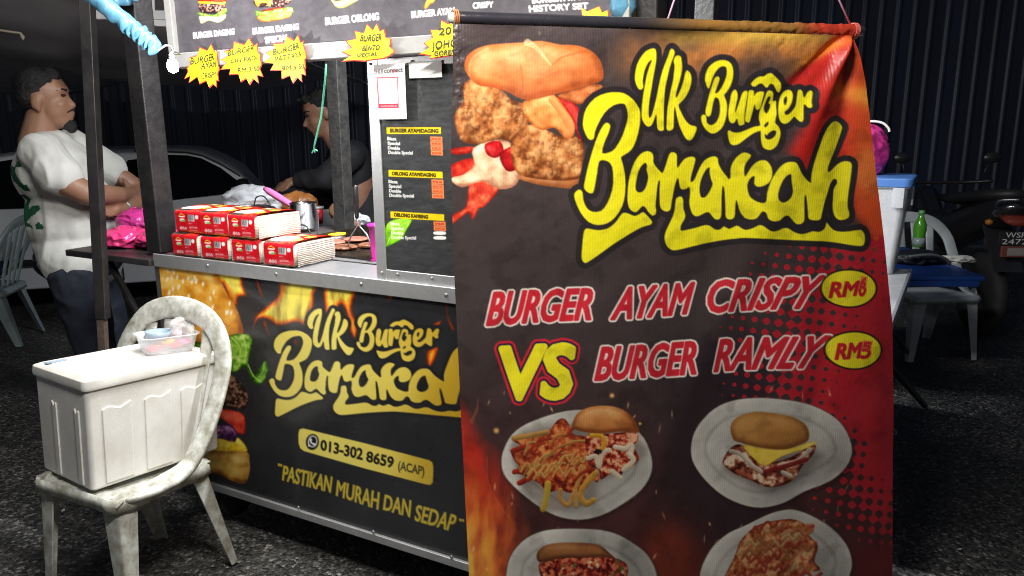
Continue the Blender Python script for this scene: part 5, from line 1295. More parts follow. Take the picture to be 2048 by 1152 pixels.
def tis(a, b, sx):   # layered flank
    y = .005 + (PKD - .010) * a; z = .002 + .073 * b
    return (sx * (PKW / 2 + (.009 if sx > 0 else -.003) + .0016 * sin(b * 75 + 2.5 * mnoise.noise((a * 3, b * 2, 1))) + .003 * sin(pi * b)), y, z + .004 * mnoise.noise((a * 2.4, b, 5)))
mbt.grid(lambda a, b: tis(a, b, 1), 12, 34); mbt.grid(lambda a, b: tis(a, b, -1), 12, 34)
mbt.box((0, PKD / 2, .039), (PKW - .010, PKD - .012, .070))
mbt.build('tissue_stack', M_TISSUE, pack, smooth=True)
PK = [(0, 0, 0, .0, 'tissue pack at the left end of the bottom row'), (1, 0, 0, .02, 'tissue pack second from left in the bottom row'), (2, 0, 0, -.01, 'tissue pack third from left in the bottom row'), (3, 0, 0, .03, 'tissue pack at the right end, alone beyond the upper row'),
      (.10, 1, .012, .02, 'tissue pack at the left end of the upper row'), (1.02, 1, .004, .05, 'tissue pack in the middle of the upper row'), (1.98, 1, -.006, -.03, 'tissue pack at the right end of the upper row')]
for i, (k, row, dw, rz, lab) in enumerate(PK):
    o = pack if i == 0 else copy_tree(pack)
    u = ua + (k + .44) * (ub_ - ua) / 4; w = wa + (wb - wa) * (k + .5) / 4 + dw
    o.location = Vector([float(q) for q in cw(u, max(w, .004), Z_TOP + .001 + row * (PKH + .004))]); o.rotation_euler = (0, 0, CANG + rz)
    o['label'] = 'red wrapped ' + lab
# ------------------------------------------------------------------ things on the shelf and counter
def put(name, px, py, z): P = at_z(px, py, z); return np.array([P[0], P[1], z])
def bag(name, px, py, z, size, seed, m, label, cat='plastic bag', dy=0.0):
    P = put(name, px, py, z) + CD * dy
    e = empty(name, P, CANG, label, cat)
    crumple('bag_body', m, e, (0, 0, size[2] * .72), size, seed, .30, 5)
    for k in (-1, 1):
        pts = [(k * size[0] * .3, 0, size[2] * 1.25), (k * size[0] * .45, .01, size[2] * 1.6), (k * size[0] * .2, .02, size[2] * 1.75)]
        MB().tube(crom(pts, False, 4), [.012, .010, .009, .009, .008, .008, .006, .005, .004], 8).build('handle_loop', m, e, smooth=True)
    return e
bag('pink_bag', 205, 499, SHZ + .002, (.105, .09, .042), 3, M_PINKBAG, 'pink plastic bag at the outer end of the cart shelf', dy=.10)
bag('pink_bag', 278, 502, SHZ + .002, (.082, .09, .042), 8, M_PINKBAG, 'pink plastic bag on the shelf next to thick black post', dy=.10)
bag('pink_bag', 232, 470, SHZ + .002, (.085, .07, .060), 14, M_HOTPINK, 'taller pink plastic bag behind the other two on shelf', dy=.10)

def cpos(px, py, z=Z_TOP):  # stands on the counter at this photo point
    u, w = cuz(px, py, z); return u, w
u, w = cpos(505, 440); 
e = empty('clear_bag', cw(u, w, Z_TOP), CANG, 'crumpled clear plastic bag of bread behind tissue packs', 'plastic bag')
crumple('film', M_CLEAR2, e, (0, 0, .075), (.15, .10, .085), 31, .5, 4)
crumple('bread', mat('brown_bun_crust', (.48, .20, .06, 1), .5, var=.3, vscale=20), e, (.02, .02, .05), (.09, .06, .045), 33, .15, 3)
u, w = cpos(572, 438)
e = empty('bread_pack', cw(u - .02, w + .10, Z_TOP), CANG + .4, 'brown bread pack leaning behind the steel pot', 'bread')
crumple('loaf', mat('bread_bag_orange', (.62, .24, .06, 1), .3, var=.35, vscale=18, coat=.4), e, (0, 0, .062), (.10, .06, .06), 36, .28, 4)
u, w = cpos(520, 452)
e = empty('black_tongs_bag', cw(u, w + .02, Z_TOP), CANG, 'black fabric pouch with a thin loop strap among counter clutter', 'pouch')
crumple('pouch', mat('black_fabric', (.02, .02, .022, 1), .8, bump=.3, bscale=40), e, (0, 0, .055), (.10, .05, .04), 38, .3, 3)
MB().tube(crom([(-.05, 0, .08), (-.03, 0, .125), (.02, 0, .13), (.06, 0, .085)], False, 6), .003, 6).build('strap', M_BLACK_PLASTIC, e, smooth=True)
u, w = cpos(556, 452)
e = empty('steel_tongs', cw(u, w, Z_TOP + .045), CANG + .2, 'small pair of steel tongs lying by the pot', 'tongs')
for k in (-1, 1): MB().tube(crom([(-.07, k * .004, 0), (0, k * .016, .006), (.09, k * .010, .002)], False, 5), .004, 6).build('arm', M_STEEL, e, smooth=True)
MB().box((-.07, 0, -.022), (.02, .05, .045)).build('foot_block', M_BLACK_PLASTIC, e, bevel=.004)
# steel pot with pink-handled spatula
u, w = cpos(603, 464); POTC = cw(u, w + .02, Z_TOP)
pot = empty('steel_pot', POTC, CANG, 'small round stainless steel pot holding the pink spatula', 'pot'); pot.scale = (1.15, 1.15, 1.12)
MB().lathe([(0, .012), (.040, .012), (.045, .016), (.047, .105), (.050, .108), (.049, .110), (.045, .108), (.043, .020), (0, .018)], (0, 0, 0), 32).build('pot_body', mat('polished_steel', (.68, .68, .68, 1), .16, 1.0, var=.2, vscale=10), pot, smooth=True)
MB().tube(crom([(-.055, -.06, .002), (-.05, -.05, .03), (.01, -.056, .035), (.055, -.05, .03), (.075, -.05, .002)], False, 6), .003, 6).build('wire_stand', mat('dark_green_wire', (.06, .08, .06, 1), .35, .6), pot, smooth=True)
sp = empty('pink_spatula', POTC + np.array([0, 0, .03]), CANG, 'spatula with bright pink handle sticking out of the pot', 'spatula')
hA = at_plane(586, 412, POTC, CN) - POTC - np.array([0, 0, .03]); hB = at_plane(529, 377, POTC, CN) - POTC - np.array([0, 0, .03])
rz = Matrix.Rotation(-CANG, 3, 'Z'); hA, hB = rz @ Vector([float(q) for q in hA]), rz @ Vector([float(q) for q in hB])
MB().tube([hA, hA.lerp(hB, .15), hA.lerp(hB, .5), hA.lerp(hB, .85), hB], [.011, .014, .0155, .0145, .009], 12).build('handle', mat('bright_pink_plastic', (.88, .22, .50, 1), .35), sp, smooth=True)
MB().tube([(.012, 0, -.01), hA], .0035, 8).build('shaft', M_STEEL, sp, smooth=True); MB().box((.014, 0, -.008), (.034, .004, .012)).build('blade', M_STEEL, sp)
# red cup, brown box and clear wrap by the far post
u, w = cpos(637, 448); e = empty('red_cup', cw(u, w, Z_TOP), CANG, 'red plastic cup with white rim beside the pot', 'cup')
MB().lathe([(0, .002), (.020, .002), (.026, .075), (.022, .075), (.018, .006), (0, .006)], (0, 0, 0), 20).build('cup_body', mat('red_plastic', (.72, .03, .04, 1), .35), e, smooth=True)
MB().lathe([(.026, .070), (.0285, .073), (.0285, .080), (.024, .080)], (0, 0, 0), 20).build('rim', M_WHITE_PAINT, e, smooth=True)
u, w = cpos(655, 442); e = empty('brown_paper_bag', cw(u, w + .06, Z_TOP), CANG + .3, 'small brown paper bag against the scuffed post', 'paper bag')
crumple('bag_body', mat('kraft_paper', (.36, .19, .09, 1), .7, bump=.2), e, (0, 0, .038), (.032, .03, .04), 44, .25, 3)
u, w = cpos(690, 450); e = empty('clear_wrap', cw(u, w + .05, Z_TOP), CANG, 'crumpled sheet of clear wrap at the foot of scuffed post', 'plastic wrap')
crumple('film', M_CLEAR2, e, (0, 0, .02), (.09, .05, .03), 46, .5, 4)
# griddle with patties
g0 = cpos(572, 508); g1 = cpos(748, 526); g2 = cpos(744, 458)
GU0, GU1, GW0, GW1 = g0[0] + .01, MU0 + .02, .5 * (g0[1] + g1[1]) + .0, g2[1]
GW0 = max(GW0, .06)
print('griddle', GU0, GU1, GW0, GW1)
gc = ((GU0 + GU1) / 2, (GW0 + GW1) / 2)
gr = empty('griddle', cw(gc[0], gc[1], Z_TOP), CANG, 'black oily flat griddle set on the counter beside price board', 'griddle')
gw_, gd_ = GU1 - GU0, GW1 - GW0
M_IRON = mat('oily_black_iron', (.012, .011, .010, 1), .22, var=.4, vscale=14, bump=.2, bscale=50, col2=(.035, .025, .015, 1))
MB().box((0, 0, .008), (gw_, gd_, .014)).build('plate', M_IRON, gr, bevel=.003)
for a in (((-gw_ / 2, 0), (.006, gd_)), ((gw_ / 2, 0), (.006, gd_)), ((0, gd_ / 2), (gw_ + .006, .006))):
    MB().box((a[0][0], a[0][1], .025), (a[1][0], a[1][1], .05)).build('rim', M_IRON, gr, bevel=.002)
MB().box((0, -gd_ / 2 - .012, .004), (gw_, .02, .006)).build('drip_lip', M_STEEL, gr, bevel=.002)
MB().box((-.02, gd_ / 2 + .045, .03), (gw_ * .9, .07, .05)).build('back_shelf', M_STEEL, gr, bevel=.004)
M_PATTY = mat('grilled_beef_patty', (.30, .12, .06, 1), .45, col2=(.10, .04, .02, 1), vscale=60, bump=.6, bscale=90)
M_PATTY2 = mat('half_raw_patty', (.50, .20, .14, 1), .4, col2=(.26, .08, .05, 1), vscale=60, bump=.6, bscale=90)
for i, (px, py, r, m, lab) in enumerate(((690, 496, .046, M_PATTY, 'dark grilled beef patty nearest the front of the griddle'), (668, 486, .042, M_PATTY2, 'pinkish beef patty at the left of the griddle'), (712, 480, .046, M_PATTY2, 'pinkish beef patty farthest back on griddle'), (738, 492, .040, M_PATTY, 'browned patty at the griddle edge next to magenta cup'))):
    u, w = cpos(px, py, Z_TOP + .02); e = empty('beef_patty', cw(u, w, Z_TOP + .015), CANG, lab, 'patty', 'patties on the griddle')
    crumple('meat', m, e, (0, 0, .008), (r, r, .010), 50 + i, .10, 4)
u, w = cpos(663, 484, Z_TOP + .015); e = empty('round_tin', cw(u, w + .03, Z_TOP + .015), CANG, 'small round tin with a yellow rim on the griddle', 'tin')
MB().lathe([(0, 0), (.033, 0), (.033, .025), (.030, .025), (.030, .004), (0, .004)], (0, 0, 0), 24).build('tin_body', M_STEEL, e, smooth=True); MB().lathe([(.030, .024), (.0355, .024), (.0355, .029), (.029, .029)], (0, 0, 0), 24).build('rim', mat('yellow_plastic', (.8, .6, .03, 1), .4), e, smooth=True)
# masher standing on the griddle
u, w = cpos(714, 503, Z_TOP + .015); mc = cw(u, w, Z_TOP + .015)
ms = empty('masher', mc, CANG, 'steel wire masher with black handle standing on the griddle', 'masher')
def ml(px, py): p = at_plane(px, py, mc, CN) - mc; return rz @ Vector([float(q) for q in p])
MB().tube([ml(714, 436), ml(713, 425), ml(712, 400), ml(711, 374), ml(711, 370)], [.006, .0085, .009, .009, .005], 10).build('handle', M_BLACK_PLASTIC, ms, smooth=True)
MB().tube([ml(714, 436), ml(716, 450), ml(703, 470), ml(697, 486), ml(697, 503)], .0028, 8).build('wire', M_STEEL, ms, smooth=True); MB().tube([ml(714, 436), ml(717, 450), ml(733, 468), ml(741, 485), ml(742, 500)], .0028, 8).build('wire', M_STEEL, ms, smooth=True)
MB().box(ml(715, 446), (.028, .004, .022)).build('shoulder', M_STEEL, ms, bevel=.002)
u, w = cpos(759, 528); e = empty('magenta_cup', cw(u - .020, w + .035, Z_TOP), CANG, 'tall magenta plastic cup half behind the price board', 'cup')
MB().lathe([(0, .002), (.034, .002), (.036, .012), (.030, .014), (.036, .118), (.041, .120), (.041, .126), (.034, .126), (.027, .02), (0, .016)], (0, 0, 0), 24).build('cup_body', mat('magenta_plastic', (.75, .03, .42, 1), .3, sss=.1), e, smooth=True)
u, w = cpos(637, 476); e = empty('scraper', cw(u, w, Z_TOP), CANG, 'upright flat steel scraper standing beside the griddle', 'scraper')
MB().box((0, 0, .055), (.012, .004, .11)).build('blade', M_STEEL, e, bevel=.001); MB().box((0, 0, .004), (.03, .03, .008)).build('foot', M_STEEL, e, bevel=.001)

# ------------------------------------------------------------------ right: folding table, lidded box, bag
TZ = .86
ta, tb = at_z(1820, 541, TZ), at_z(1777, 655, TZ)
dv = (ta - tb) / np.linalg.norm(ta - tb); da = atan2(dv[1], dv[0]) - pi / 2
ft = empty('folding_table', (tb[0], tb[1], 0), da, 'white folding table with black splayed legs behind the banner', 'table')
tl = np.linalg.norm(ta - tb) + .02
MB().box((-.45, tl / 2, TZ - .012), (.90, tl, .024)).build('tabletop', mat('pale_grey_laminate', (.62, .64, .64, 1), .35, var=.2), ft, bevel=.004)
MB().box((.001, tl / 2, TZ - .014), (.012, tl + .012, .034)).build('edge_trim', M_ALU, ft, bevel=.002)
def tloc(P): d = P - np.array([tb[0], tb[1], 0]); return (d[0] * cos(da) + d[1] * sin(da), -d[0] * sin(da) + d[1] * cos(da), P[2])
for q in (((-.10, .10, TZ - .03), tloc(at_z(1850, 812, .012))), ((-.12, .50, TZ - .03), tloc(at_z(1818, 708, .012))), ((-.8, .10, TZ - .03), (-.98, .1, .012)), ((-.8, .6, TZ - .03), (-.98, .62, .012))):
    MB().tube(q, .014, 8).build('leg', M_BLACK_PAINT, ft, smooth=True)
# storage box
sbp = at_z(1786, 552, TZ)
sb = empty('storage_box', (sbp[0], sbp[1], TZ), da, 'translucent storage box with blue lid on the folding table', 'storage box')
SBL, SBW, SBH = .34, .26, .335
MB().loft([rrect(SBL * .86, SBW * .86, .002, .02), rrect(SBL, SBW, SBH, .025), rrect(SBL + .02, SBW + .02, SBH, .03), rrect(SBL + .02, SBW + .02, SBH + .008, .03), rrect(SBL - .006, SBW - .006, SBH + .006, .025), rrect(SBL * .86 - .008, SBW * .86 - .008, .008, .02)]).build('box_shell', M_CLEAR2, sb, smooth=False, bevel=.002)
MB().loft([rrect(SBL + .03, SBW + .03, SBH + .004, .03), rrect(SBL + .034, SBW + .034, SBH + .036, .03), rrect(SBL + .01, SBW + .01, SBH + .040, .03)]).build('lid', mat('blue_lid_plastic', (.10, .26, .68, 1), .35, var=.1), sb, bevel=.004)
MB().box((SBL / 2 - .03, -SBW / 2 - .012, SBH - .035), (.04, .008, .075)).build('clip', M_CLEAR2, sb, bevel=.003); MB().box((SBL / 2 + .012, 0, SBH - .035), (.008, .05, .075)).build('clip', M_CLEAR2, sb, bevel=.003)
for i in range(7):
    crumple('bun', mat('pale_bun', (.62, .42, .24, 1), .6, var=.25, vscale=12), sb, ((i % 3 - 1) * .085 + .02, (i % 2 - .5) * .09, .05 + (i // 3) * .085), (.048, .046, .036), 60 + i, .06, 3)
for c in [c for c in sb.children]: c.location = Vector(c.location) + Vector((-SBL / 2 + .02, SBW / 2, 0))
e = empty('hot_pink_bag', (sbp[0], sbp[1], TZ + SBH + .042), da, 'knotted hot pink plastic bag on top of the blue lid', 'plastic bag')
crumple('bag_body', M_HOTPINK, e, (-SBL / 2 + .0, SBW / 2, .085), (.105, .09, .11), 71, .22, 5)
pts = [(-SBL / 2 - .02, SBW / 2, .19), (-SBL / 2 + .02, SBW / 2 - .02, .205), (-SBL / 2 + .07, SBW / 2 - .03, .20), (-SBL / 2 + .095, SBW / 2 - .03, .18), (-SBL / 2 + .10, SBW / 2 - .03, .165)]
MB().tube(crom(pts, False, 5), .005, 6).build('string', mat('white_string', (.75, .74, .7, 1), .7), e, smooth=True)

# ------------------------------------------------------------------ blue table and what is on it
BZ = .74
fr1, br1 = at_z(1963, 553, BZ), at_z(1992, 492, BZ)
bl_ = empty('blue_table', (fr1[0], fr1[1], 0), radians(-4), 'square blue plastic table in the dark right of the banner', 'table')
M_BLUE = mat('blue_table_plastic', (.010, .05, .26, 1), .4, var=.2, vscale=6)
td = (br1 - fr1)[1]
MB().box((-.40, td / 2, BZ - .012), (.84, td, .024)).build('tabletop', M_BLUE, bl_, bevel=.006); MB().box((-.40, .012, BZ - .036), (.80, .016, .03)).build('apron', M_BLUE, bl_, bevel=.003)
for x in (-.76, -.44):
    for y in (.06, td - .06): MB().tube([(x, y, BZ - .03), (x * 1.0, y, 0.005)], .012, 8).build('leg', M_BLACK_PAINT, bl_, smooth=True)
P = at_z(1836, 494, BZ); e = empty('green_bottle', (P[0], P[1], BZ), 0, 'green drinks bottle standing on the blue table', 'bottle')
MB().lathe([(0, .002), (.030, .002), (.033, .01), (.033, .05), (.030, .07), (.034, .095), (.032, .13), (.018, .165), (.014, .175), (.014, .19), (0, .19)], (0, 0, 0), 22).build('bottle_body', mat('lime_green_bottle', (.07, .30, .02, 1), .15, sss=.2), e, smooth=True)
MB().lathe([(.016, .186), (.016, .207), (0, .209)], (0, 0, 0), 16).build('cap', mat('pale_green_cap', (.12, .35, .12, 1), .4), e, smooth=True); MB().lathe([(.0335, .012), (.0338, .03), (.0335, .055)], (0, 0, 0), 22).build('label_band', mat('clear_base', (.25, .3, .3, 1), .2), e, smooth=True)
P = at_z(1838, 528, BZ); e = empty('black_backpack', (P[0], P[1], BZ), .1, 'flat black bag slumped on the blue table', 'bag')
crumple('bag_body', mat('black_nylon', (.010, .011, .016, 1), .5, bump=.3, bscale=25), e, (0, 0.03, .028), (.13, .09, .038), 81, .3, 4)
MB().tube(crom([(-.1, -.06, .05), (0, -.075, .06), (.08, -.07, .04), (.12, -.06, .01)], False, 5), .008, 6).build('strap', mat('grey_strap', (.10, .10, .10, 1), .7), e, smooth=True)
P = at_z(1912, 524, BZ); e = empty('crumpled_tissue', (P[0], P[1], BZ), 0, 'crumpled pale tissue lying on the blue table', 'tissue')
crumple('paper', mat('used_tissue', (.50, .50, .46, 1), .8), e, (0, 0, .014), (.09, .045, .02), 83, .6, 4)

# ------------------------------------------------------------------ litter on the asphalt (uncountable scraps)
mb = MB(); rl = random.Random(4)
for i in range(90):
    x, y = rl.uniform(-2.6, 2.8), rl.uniform(1.5, 5.2); s_ = rl.uniform(.004, .010); a = rl.random() * 6
    if -1.6 < x < .4 and y > 2.0: continue
    q = [Vector((cos(a + k * pi / 2) * s_ * (1.6 if k % 2 else .7), sin(a + k * pi / 2) * s_ * (1.6 if k % 2 else .7), rl.uniform(.004, .009))) + Vector((x, y, 0)) for k in range(4)]
    mb.add(q, [(0, 1, 2, 3)])
o = mb.build('litter', mat('pale_litter', (.45, .44, .41, 1), .7), None); tag(o, 'tiny pale scraps of litter scattered over the asphalt', 'litter', kind='stuff')
cs = [at_z(x, y, .01) for x, y in ((1772, 855), (1784, 856), (1793, 864), (1792, 868))]
o = MB().tube([p - cs[0] for p in cs], .003, 5).build('white_straw', mat('white_plastic_straw', (.6, .6, .58, 1), .5), None); o.location = Vector([float(q) for q in cs[0]]); tag(o, 'bent white straw lying on the asphalt by banner edge', 'straw')
# ------------------------------------------------------------------ parked white car
BELT = .82; CHD = radians(18)
c0_ = at_z(234, 414, BELT); hd = np.array([cos(CHD), sin(CHD), 0]); rn = np.array([hd[1], -hd[0], 0])   # heading, right side outward
car = empty('white_car', (c0_[0], c0_[1], 0), CHD, 'white sedan car parked in the dark behind the man', 'car')
def cs_(px, py): P = at_plane(px, py, c0_, rn); d_ = P - c0_; return (d_ @ hd, P[2])
roof = [cs_(*p) for p in ((262, 300), (330, 299), (372, 301), (400, 306), (442, 324), (482, 346))]
belt_a, belt_b = cs_(234, 414), cs_(474, 387)
print('car', roof, belt_a, belt_b)
RZ = max(z for _, z in roof); ax_ = roof[-1][0]
outline = [(-2.45, .30), (-2.5, .62), (-2.42, BELT - .07), (-1.9, BELT), (-1.25, RZ - .08), (-.7, RZ - .005)] + roof[1:] + [(ax_ + .18, BELT), (ax_ + .9, BELT - .07), (ax_ + 1.15, BELT - .19), (ax_ + 1.22, .45), (ax_ + 1.18, .25), (ax_ + .2, .20), (-1.9, .20)]
M_CARP = mat('white_car_paint', (.72, .74, .76, 1), .25, coat=.6, var=.08, vscale=3)
M_GLASS = mat('dark_car_glass', (.004, .005, .007, 1), .08, spec=.5)
M_TRIMB = mat('black_car_trim', (.012, .012, .012, 1), .5)
def tumble(s, z, d): return (s, d * (1.62) + (1 if d < .5 else -1) * max(0, z - BELT) * .42 + (1 if d < .5 else -1) * (.03 if z < .5 else 0), z)
mb = MB(); n = len(outline); ds = (0, .06, .5, .94, 1)
rings = []
for d in ds:
    ins = .03 if d in (0, 1) else 0
    rings.append([tumble(s, z - (ins if z > BELT - .03 else 0), d) for s, z in outline])
mb.loft(rings).build('body', M_CARP, car, bevel=.02, seg=3)
def side_poly(px, name, m, off=-.006, par=car):
    P2 = [cs_(*p) for p in px]
    return MB().prism(P2, lambda s, z, d: tuple(np.array(tumble(s, z, 0)) + np.array([0, d, 0])), off - .004, off).build(name, m, par, bevel=.0)
win = [(330, 311), (372, 312), (400, 318), (440, 337), (481, 367), (474, 386), (234, 412), (214, 380), (250, 322)]
side_poly(win, 'window', M_GLASS)
MB().prism([(-1.62, BELT + .02), (-.16, BELT + .015), (-.10, BELT + .2), (-.14, RZ - .06), (-.7, RZ - .06), (-1.15, RZ - .13)], lambda s, z, d: tuple(np.array(tumble(s, z, 0)) + np.array([0, d, 0])), -.010, -.006).build('window', M_GLASS, car)
side_poly([(262, 300), (330, 303), (372, 305), (402, 311), (442, 329), (480, 352), (480, 355), (442, 332), (402, 314), (372, 308), (330, 306), (262, 304)], 'roof_seal', M_TRIMB)
hp = cs_(285, 435)
q = crom([(hp[0] - .11, 0, hp[1]), (hp[0], 0, hp[1] + .045), (hp[0] + .11, 0, hp[1] + .01), (hp[0], 0, hp[1] - .045)], True, 6)
h_ = MB().tube(list(q) + [q[0]], .008, 6, cap=False).build('door_handle', M_TRIMB, car, smooth=True); MB().box((hp[0], -.012, hp[1]), (.19, .02, .022)).build('grip', M_CARP, h_, bevel=.006)
sx_ = cs_(268, 440)[0] - .12
MB().box((sx_, -.004, .52), (.008, .02, .56)).build('door_seam', M_TRIMB, car); MB().box((belt_b[0] + .02, -.004, .52), (.008, .02, .54)).build('door_seam', M_TRIMB, car)
MB().box((-.4, -.02, .42), (2.8, .03, .05)).build('rubbing_strip', M_TRIMB, car, bevel=.008)
mi = cs_(487, 372)
MB().lathe([(0, -.07), (.05, -.06), (.07, 0), (.05, .06), (0, .07)], (mi[0], -.10, mi[1]), 14, sx=.8, sy=1.2).build('wing_mirror', M_TRIMB, car, smooth=True)
for s in (-1.75, ax_ + .55):
    for y in (.06, 1.56):
        wl_ = MB().lathe([(.12, -.09), (.27, -.09), (.30, -.06), (.30, .06), (.27, .09), (.12, .09)], (s, y, .30), 26, 'Y').build('wheel', M_RUBBER, car, smooth=True)
        MB().lathe([(0, -.085), (.05, -.09), (.18, -.075), (.20, -.095), (.19, .02), (0, .02)], (s, y, .30), 22, 'Y').build('rim', M_ALU, wl_, smooth=True)

# ------------------------------------------------------------------ motorcycle at the right edge
P = at_z(2060, 640, 0.0); YB = 4.55
PB = at_y(2050, 482, YB)
mo = empty('motorcycle', (PB[0] + .01, YB + .12, 0), radians(-6), 'black motorcycle seen from behind at the right edge', 'motorcycle')
zp = PB[2]
M_MOTO = mat('black_motorcycle_paint', (.012, .012, .013, 1), .18, coat=.6)
wl_ = MB().lathe([(.17, -.045), (.25, -.05), (.285, -.02), (.285, .02), (.25, .05), (.17, .045)], (0, .30, .285), 30, 'X').build('rear_wheel', M_RUBBER, mo, smooth=True); MB().lathe([(0, -.05), (.04, -.05), (.05, -.02), (.17, -.03), (.17, .03), (.05, .02), (.04, .05), (0, .05)], (0, .30, .285), 24, 'X').build('rim', M_ALU, wl_, smooth=True)
wl_ = MB().lathe([(.17, -.035), (.25, -.04), (.28, -.02), (.28, .02), (.25, .04), (.17, .035)], (0, 1.52, .28), 30, 'X').build('front_wheel', M_RUBBER, mo, smooth=True)
def rr2(w, h, y, z, k=12): return [(w * cos(2 * pi * i / k) * (1 if abs(cos(2 * pi * i / k)) < .8 else .95), y, z + h * sin(2 * pi * i / k)) for i in range(k)]
MB().loft([rr2(.05, .04, -.02, zp + .19), rr2(.12, .10, .10, zp + .16), rr2(.14, .13, .45, zp + .06), rr2(.12, .16, .8, zp - .08), rr2(.09, .12, 1.1, zp - .05), rr2(.10, .20, 1.25, zp + .02), rr2(.04, .1, 1.4, zp + .12)]).build('body', M_MOTO, mo, smooth=True)
MB().loft([rr2(.09, .03, .05, zp + .27), rr2(.13, .045, .3, zp + .24), rr2(.12, .045, .7, zp + .18), rr2(.08, .03, .95, zp + .16)]).build('seat', mat('black_vinyl_seat', (.015, .015, .015, 1), .55), mo, smooth=True)
MB().loft([[(x, .0 + .25 * t, zp - .22 * (1 - t) + .1 * t) for x in (-.09, .09)] + [(x, .012 + .25 * t, zp - .22 * (1 - t) + .1 * t) for x in (.09, -.09)] for t in (0, .5, 1)]).build('mudguard', M_BLACK_PLASTIC, mo, bevel=.003)
pl_ = MB().box((0, -.012, zp), (.19, .004, .085)).build('number_plate', M_BLACK_PLASTIC, mo, bevel=.004)
def plate_text(t, z, h, wd):
    seg, co, tris, asp = glyph_box(t)
    MB().add([((a[0] - .5) * wd, -.0155, z + (a[1] - .5) * h) for a in co], tris).build('lettering', mat('plate_white', (.62, .62, .6, 1), .5), pl_)
plate_text('WSF', zp + .021, .032, .115); plate_text('2472', zp - .021, .032, .15)
tl2 = MB().box((0, -.012, zp - .085), (.15, .02, .072)).build('reflector', mat('dim_red_lens', (.16, .05, .04, 1), .25), mo, bevel=.006); MB().box((.01, -.024, zp - .085), (.10, .004, .048)).build('lens', mat('dim_white_lens', (.25, .22, .2, 1), .2), tl2, bevel=.003)
tl3 = MB().loft([rr2(.06, .02, -.05, zp + .10), rr2(.085, .03, -.03, zp + .11), rr2(.09, .03, .05, zp + .13)]).build('tail_lamp', mat('tail_lens', (.20, .03, .02, 1), .12, coat=.8), mo, smooth=True)
MB().tube(crom([(-.34, 1.02, zp + .28), (-.15, 1.12, zp + .26), (.15, 1.12, zp + .26), (.34, 1.02, zp + .28)], False, 5), .013, 8).build('handlebar', M_BLACK_PAINT, mo, smooth=True)
for k in (-1, 1):
    MB().tube([(k * .27, 1.06, zp + .28), (k * .31, 1.04, zp + .42)], .006, 6).build('mirror_stem', M_BLACK_PLASTIC, mo, smooth=True); MB().lathe([(0, -.012), (.055, -.010), (.06, 0), (.03, .014), (0, .016)], (k * .32, 1.03, zp + .45), 16, 'Y', 1.1, .7).build('mirror', M_BLACK_PLASTIC, mo, smooth=True)
    MB().tube(crom([(k * .10, .05, zp + .20), (k * .13, -.04, zp + .24), (k * .05, -.10, zp + .25)], False, 4), .008, 6).build('grab_rail', M_STEEL, mo, smooth=True)
    MB().lathe([(0, -.02), (.022, -.01), (.024, .01), (0, .02)], (k * .16, .0, zp + .10), 10).build('indicator', mat('amber_lens', (.35, .12, .02, 1), .2), mo, smooth=True)
MB().bar((-.02, .30, .01), (.20, .62, .26), .02).build('side_stand', M_BLACK_PAINT, mo); MB().tube([(.14, .28, .30), (.13, .75, .26), (.10, 1.0, .35)], .035, 10).build('exhaust', M_STEEL, mo, smooth=True)

# ------------------------------------------------------------------ people
def ell_pts(mb, c, r, rot=None, n=18):
    c = Vector(c); v, f = [], []
    for i in range(n + 1):
        th_ = pi * i / n
        for j in range(2 * n):
            ph = pi * j / n; q = Vector((r[0] * sin(th_) * cos(ph), r[1] * sin(th_) * sin(ph), r[2] * cos(th_)))
            if rot is not None: q = rot @ q
            v.append(c + q)
    w_ = 2 * n
    for i in range(n):
        for j in range(w_): f.append((i * w_ + j, i * w_ + (j + 1) % w_, (i + 1) * w_ + (j + 1) % w_, (i + 1) * w_ + j))
    mb.add(v, f)
def cap_pts(mb, a, ra, b, rb, n=14):
    a, b = Vector(a), Vector(b); z = (b - a).normalized(); x = z.orthogonal().normalized(); y = z.cross(x); rings = []
    for i in range(7):
        t = pi / 2 * i / 6; rings.append((a - z * ra * cos(t), max(ra * sin(t), 1e-4)))
    for i in range(7):
        t = pi / 2 * i / 6; rings.append((b + z * rb * sin(t), max(rb * cos(t), 1e-4)))
    mb.loft([[c + (x * cos(2 * pi * k / n) + y * sin(2 * pi * k / n)) * r for k in range(n)] for c, r in rings])
bench = bpy.data.scenes.new('bench')   # where the figures are grown
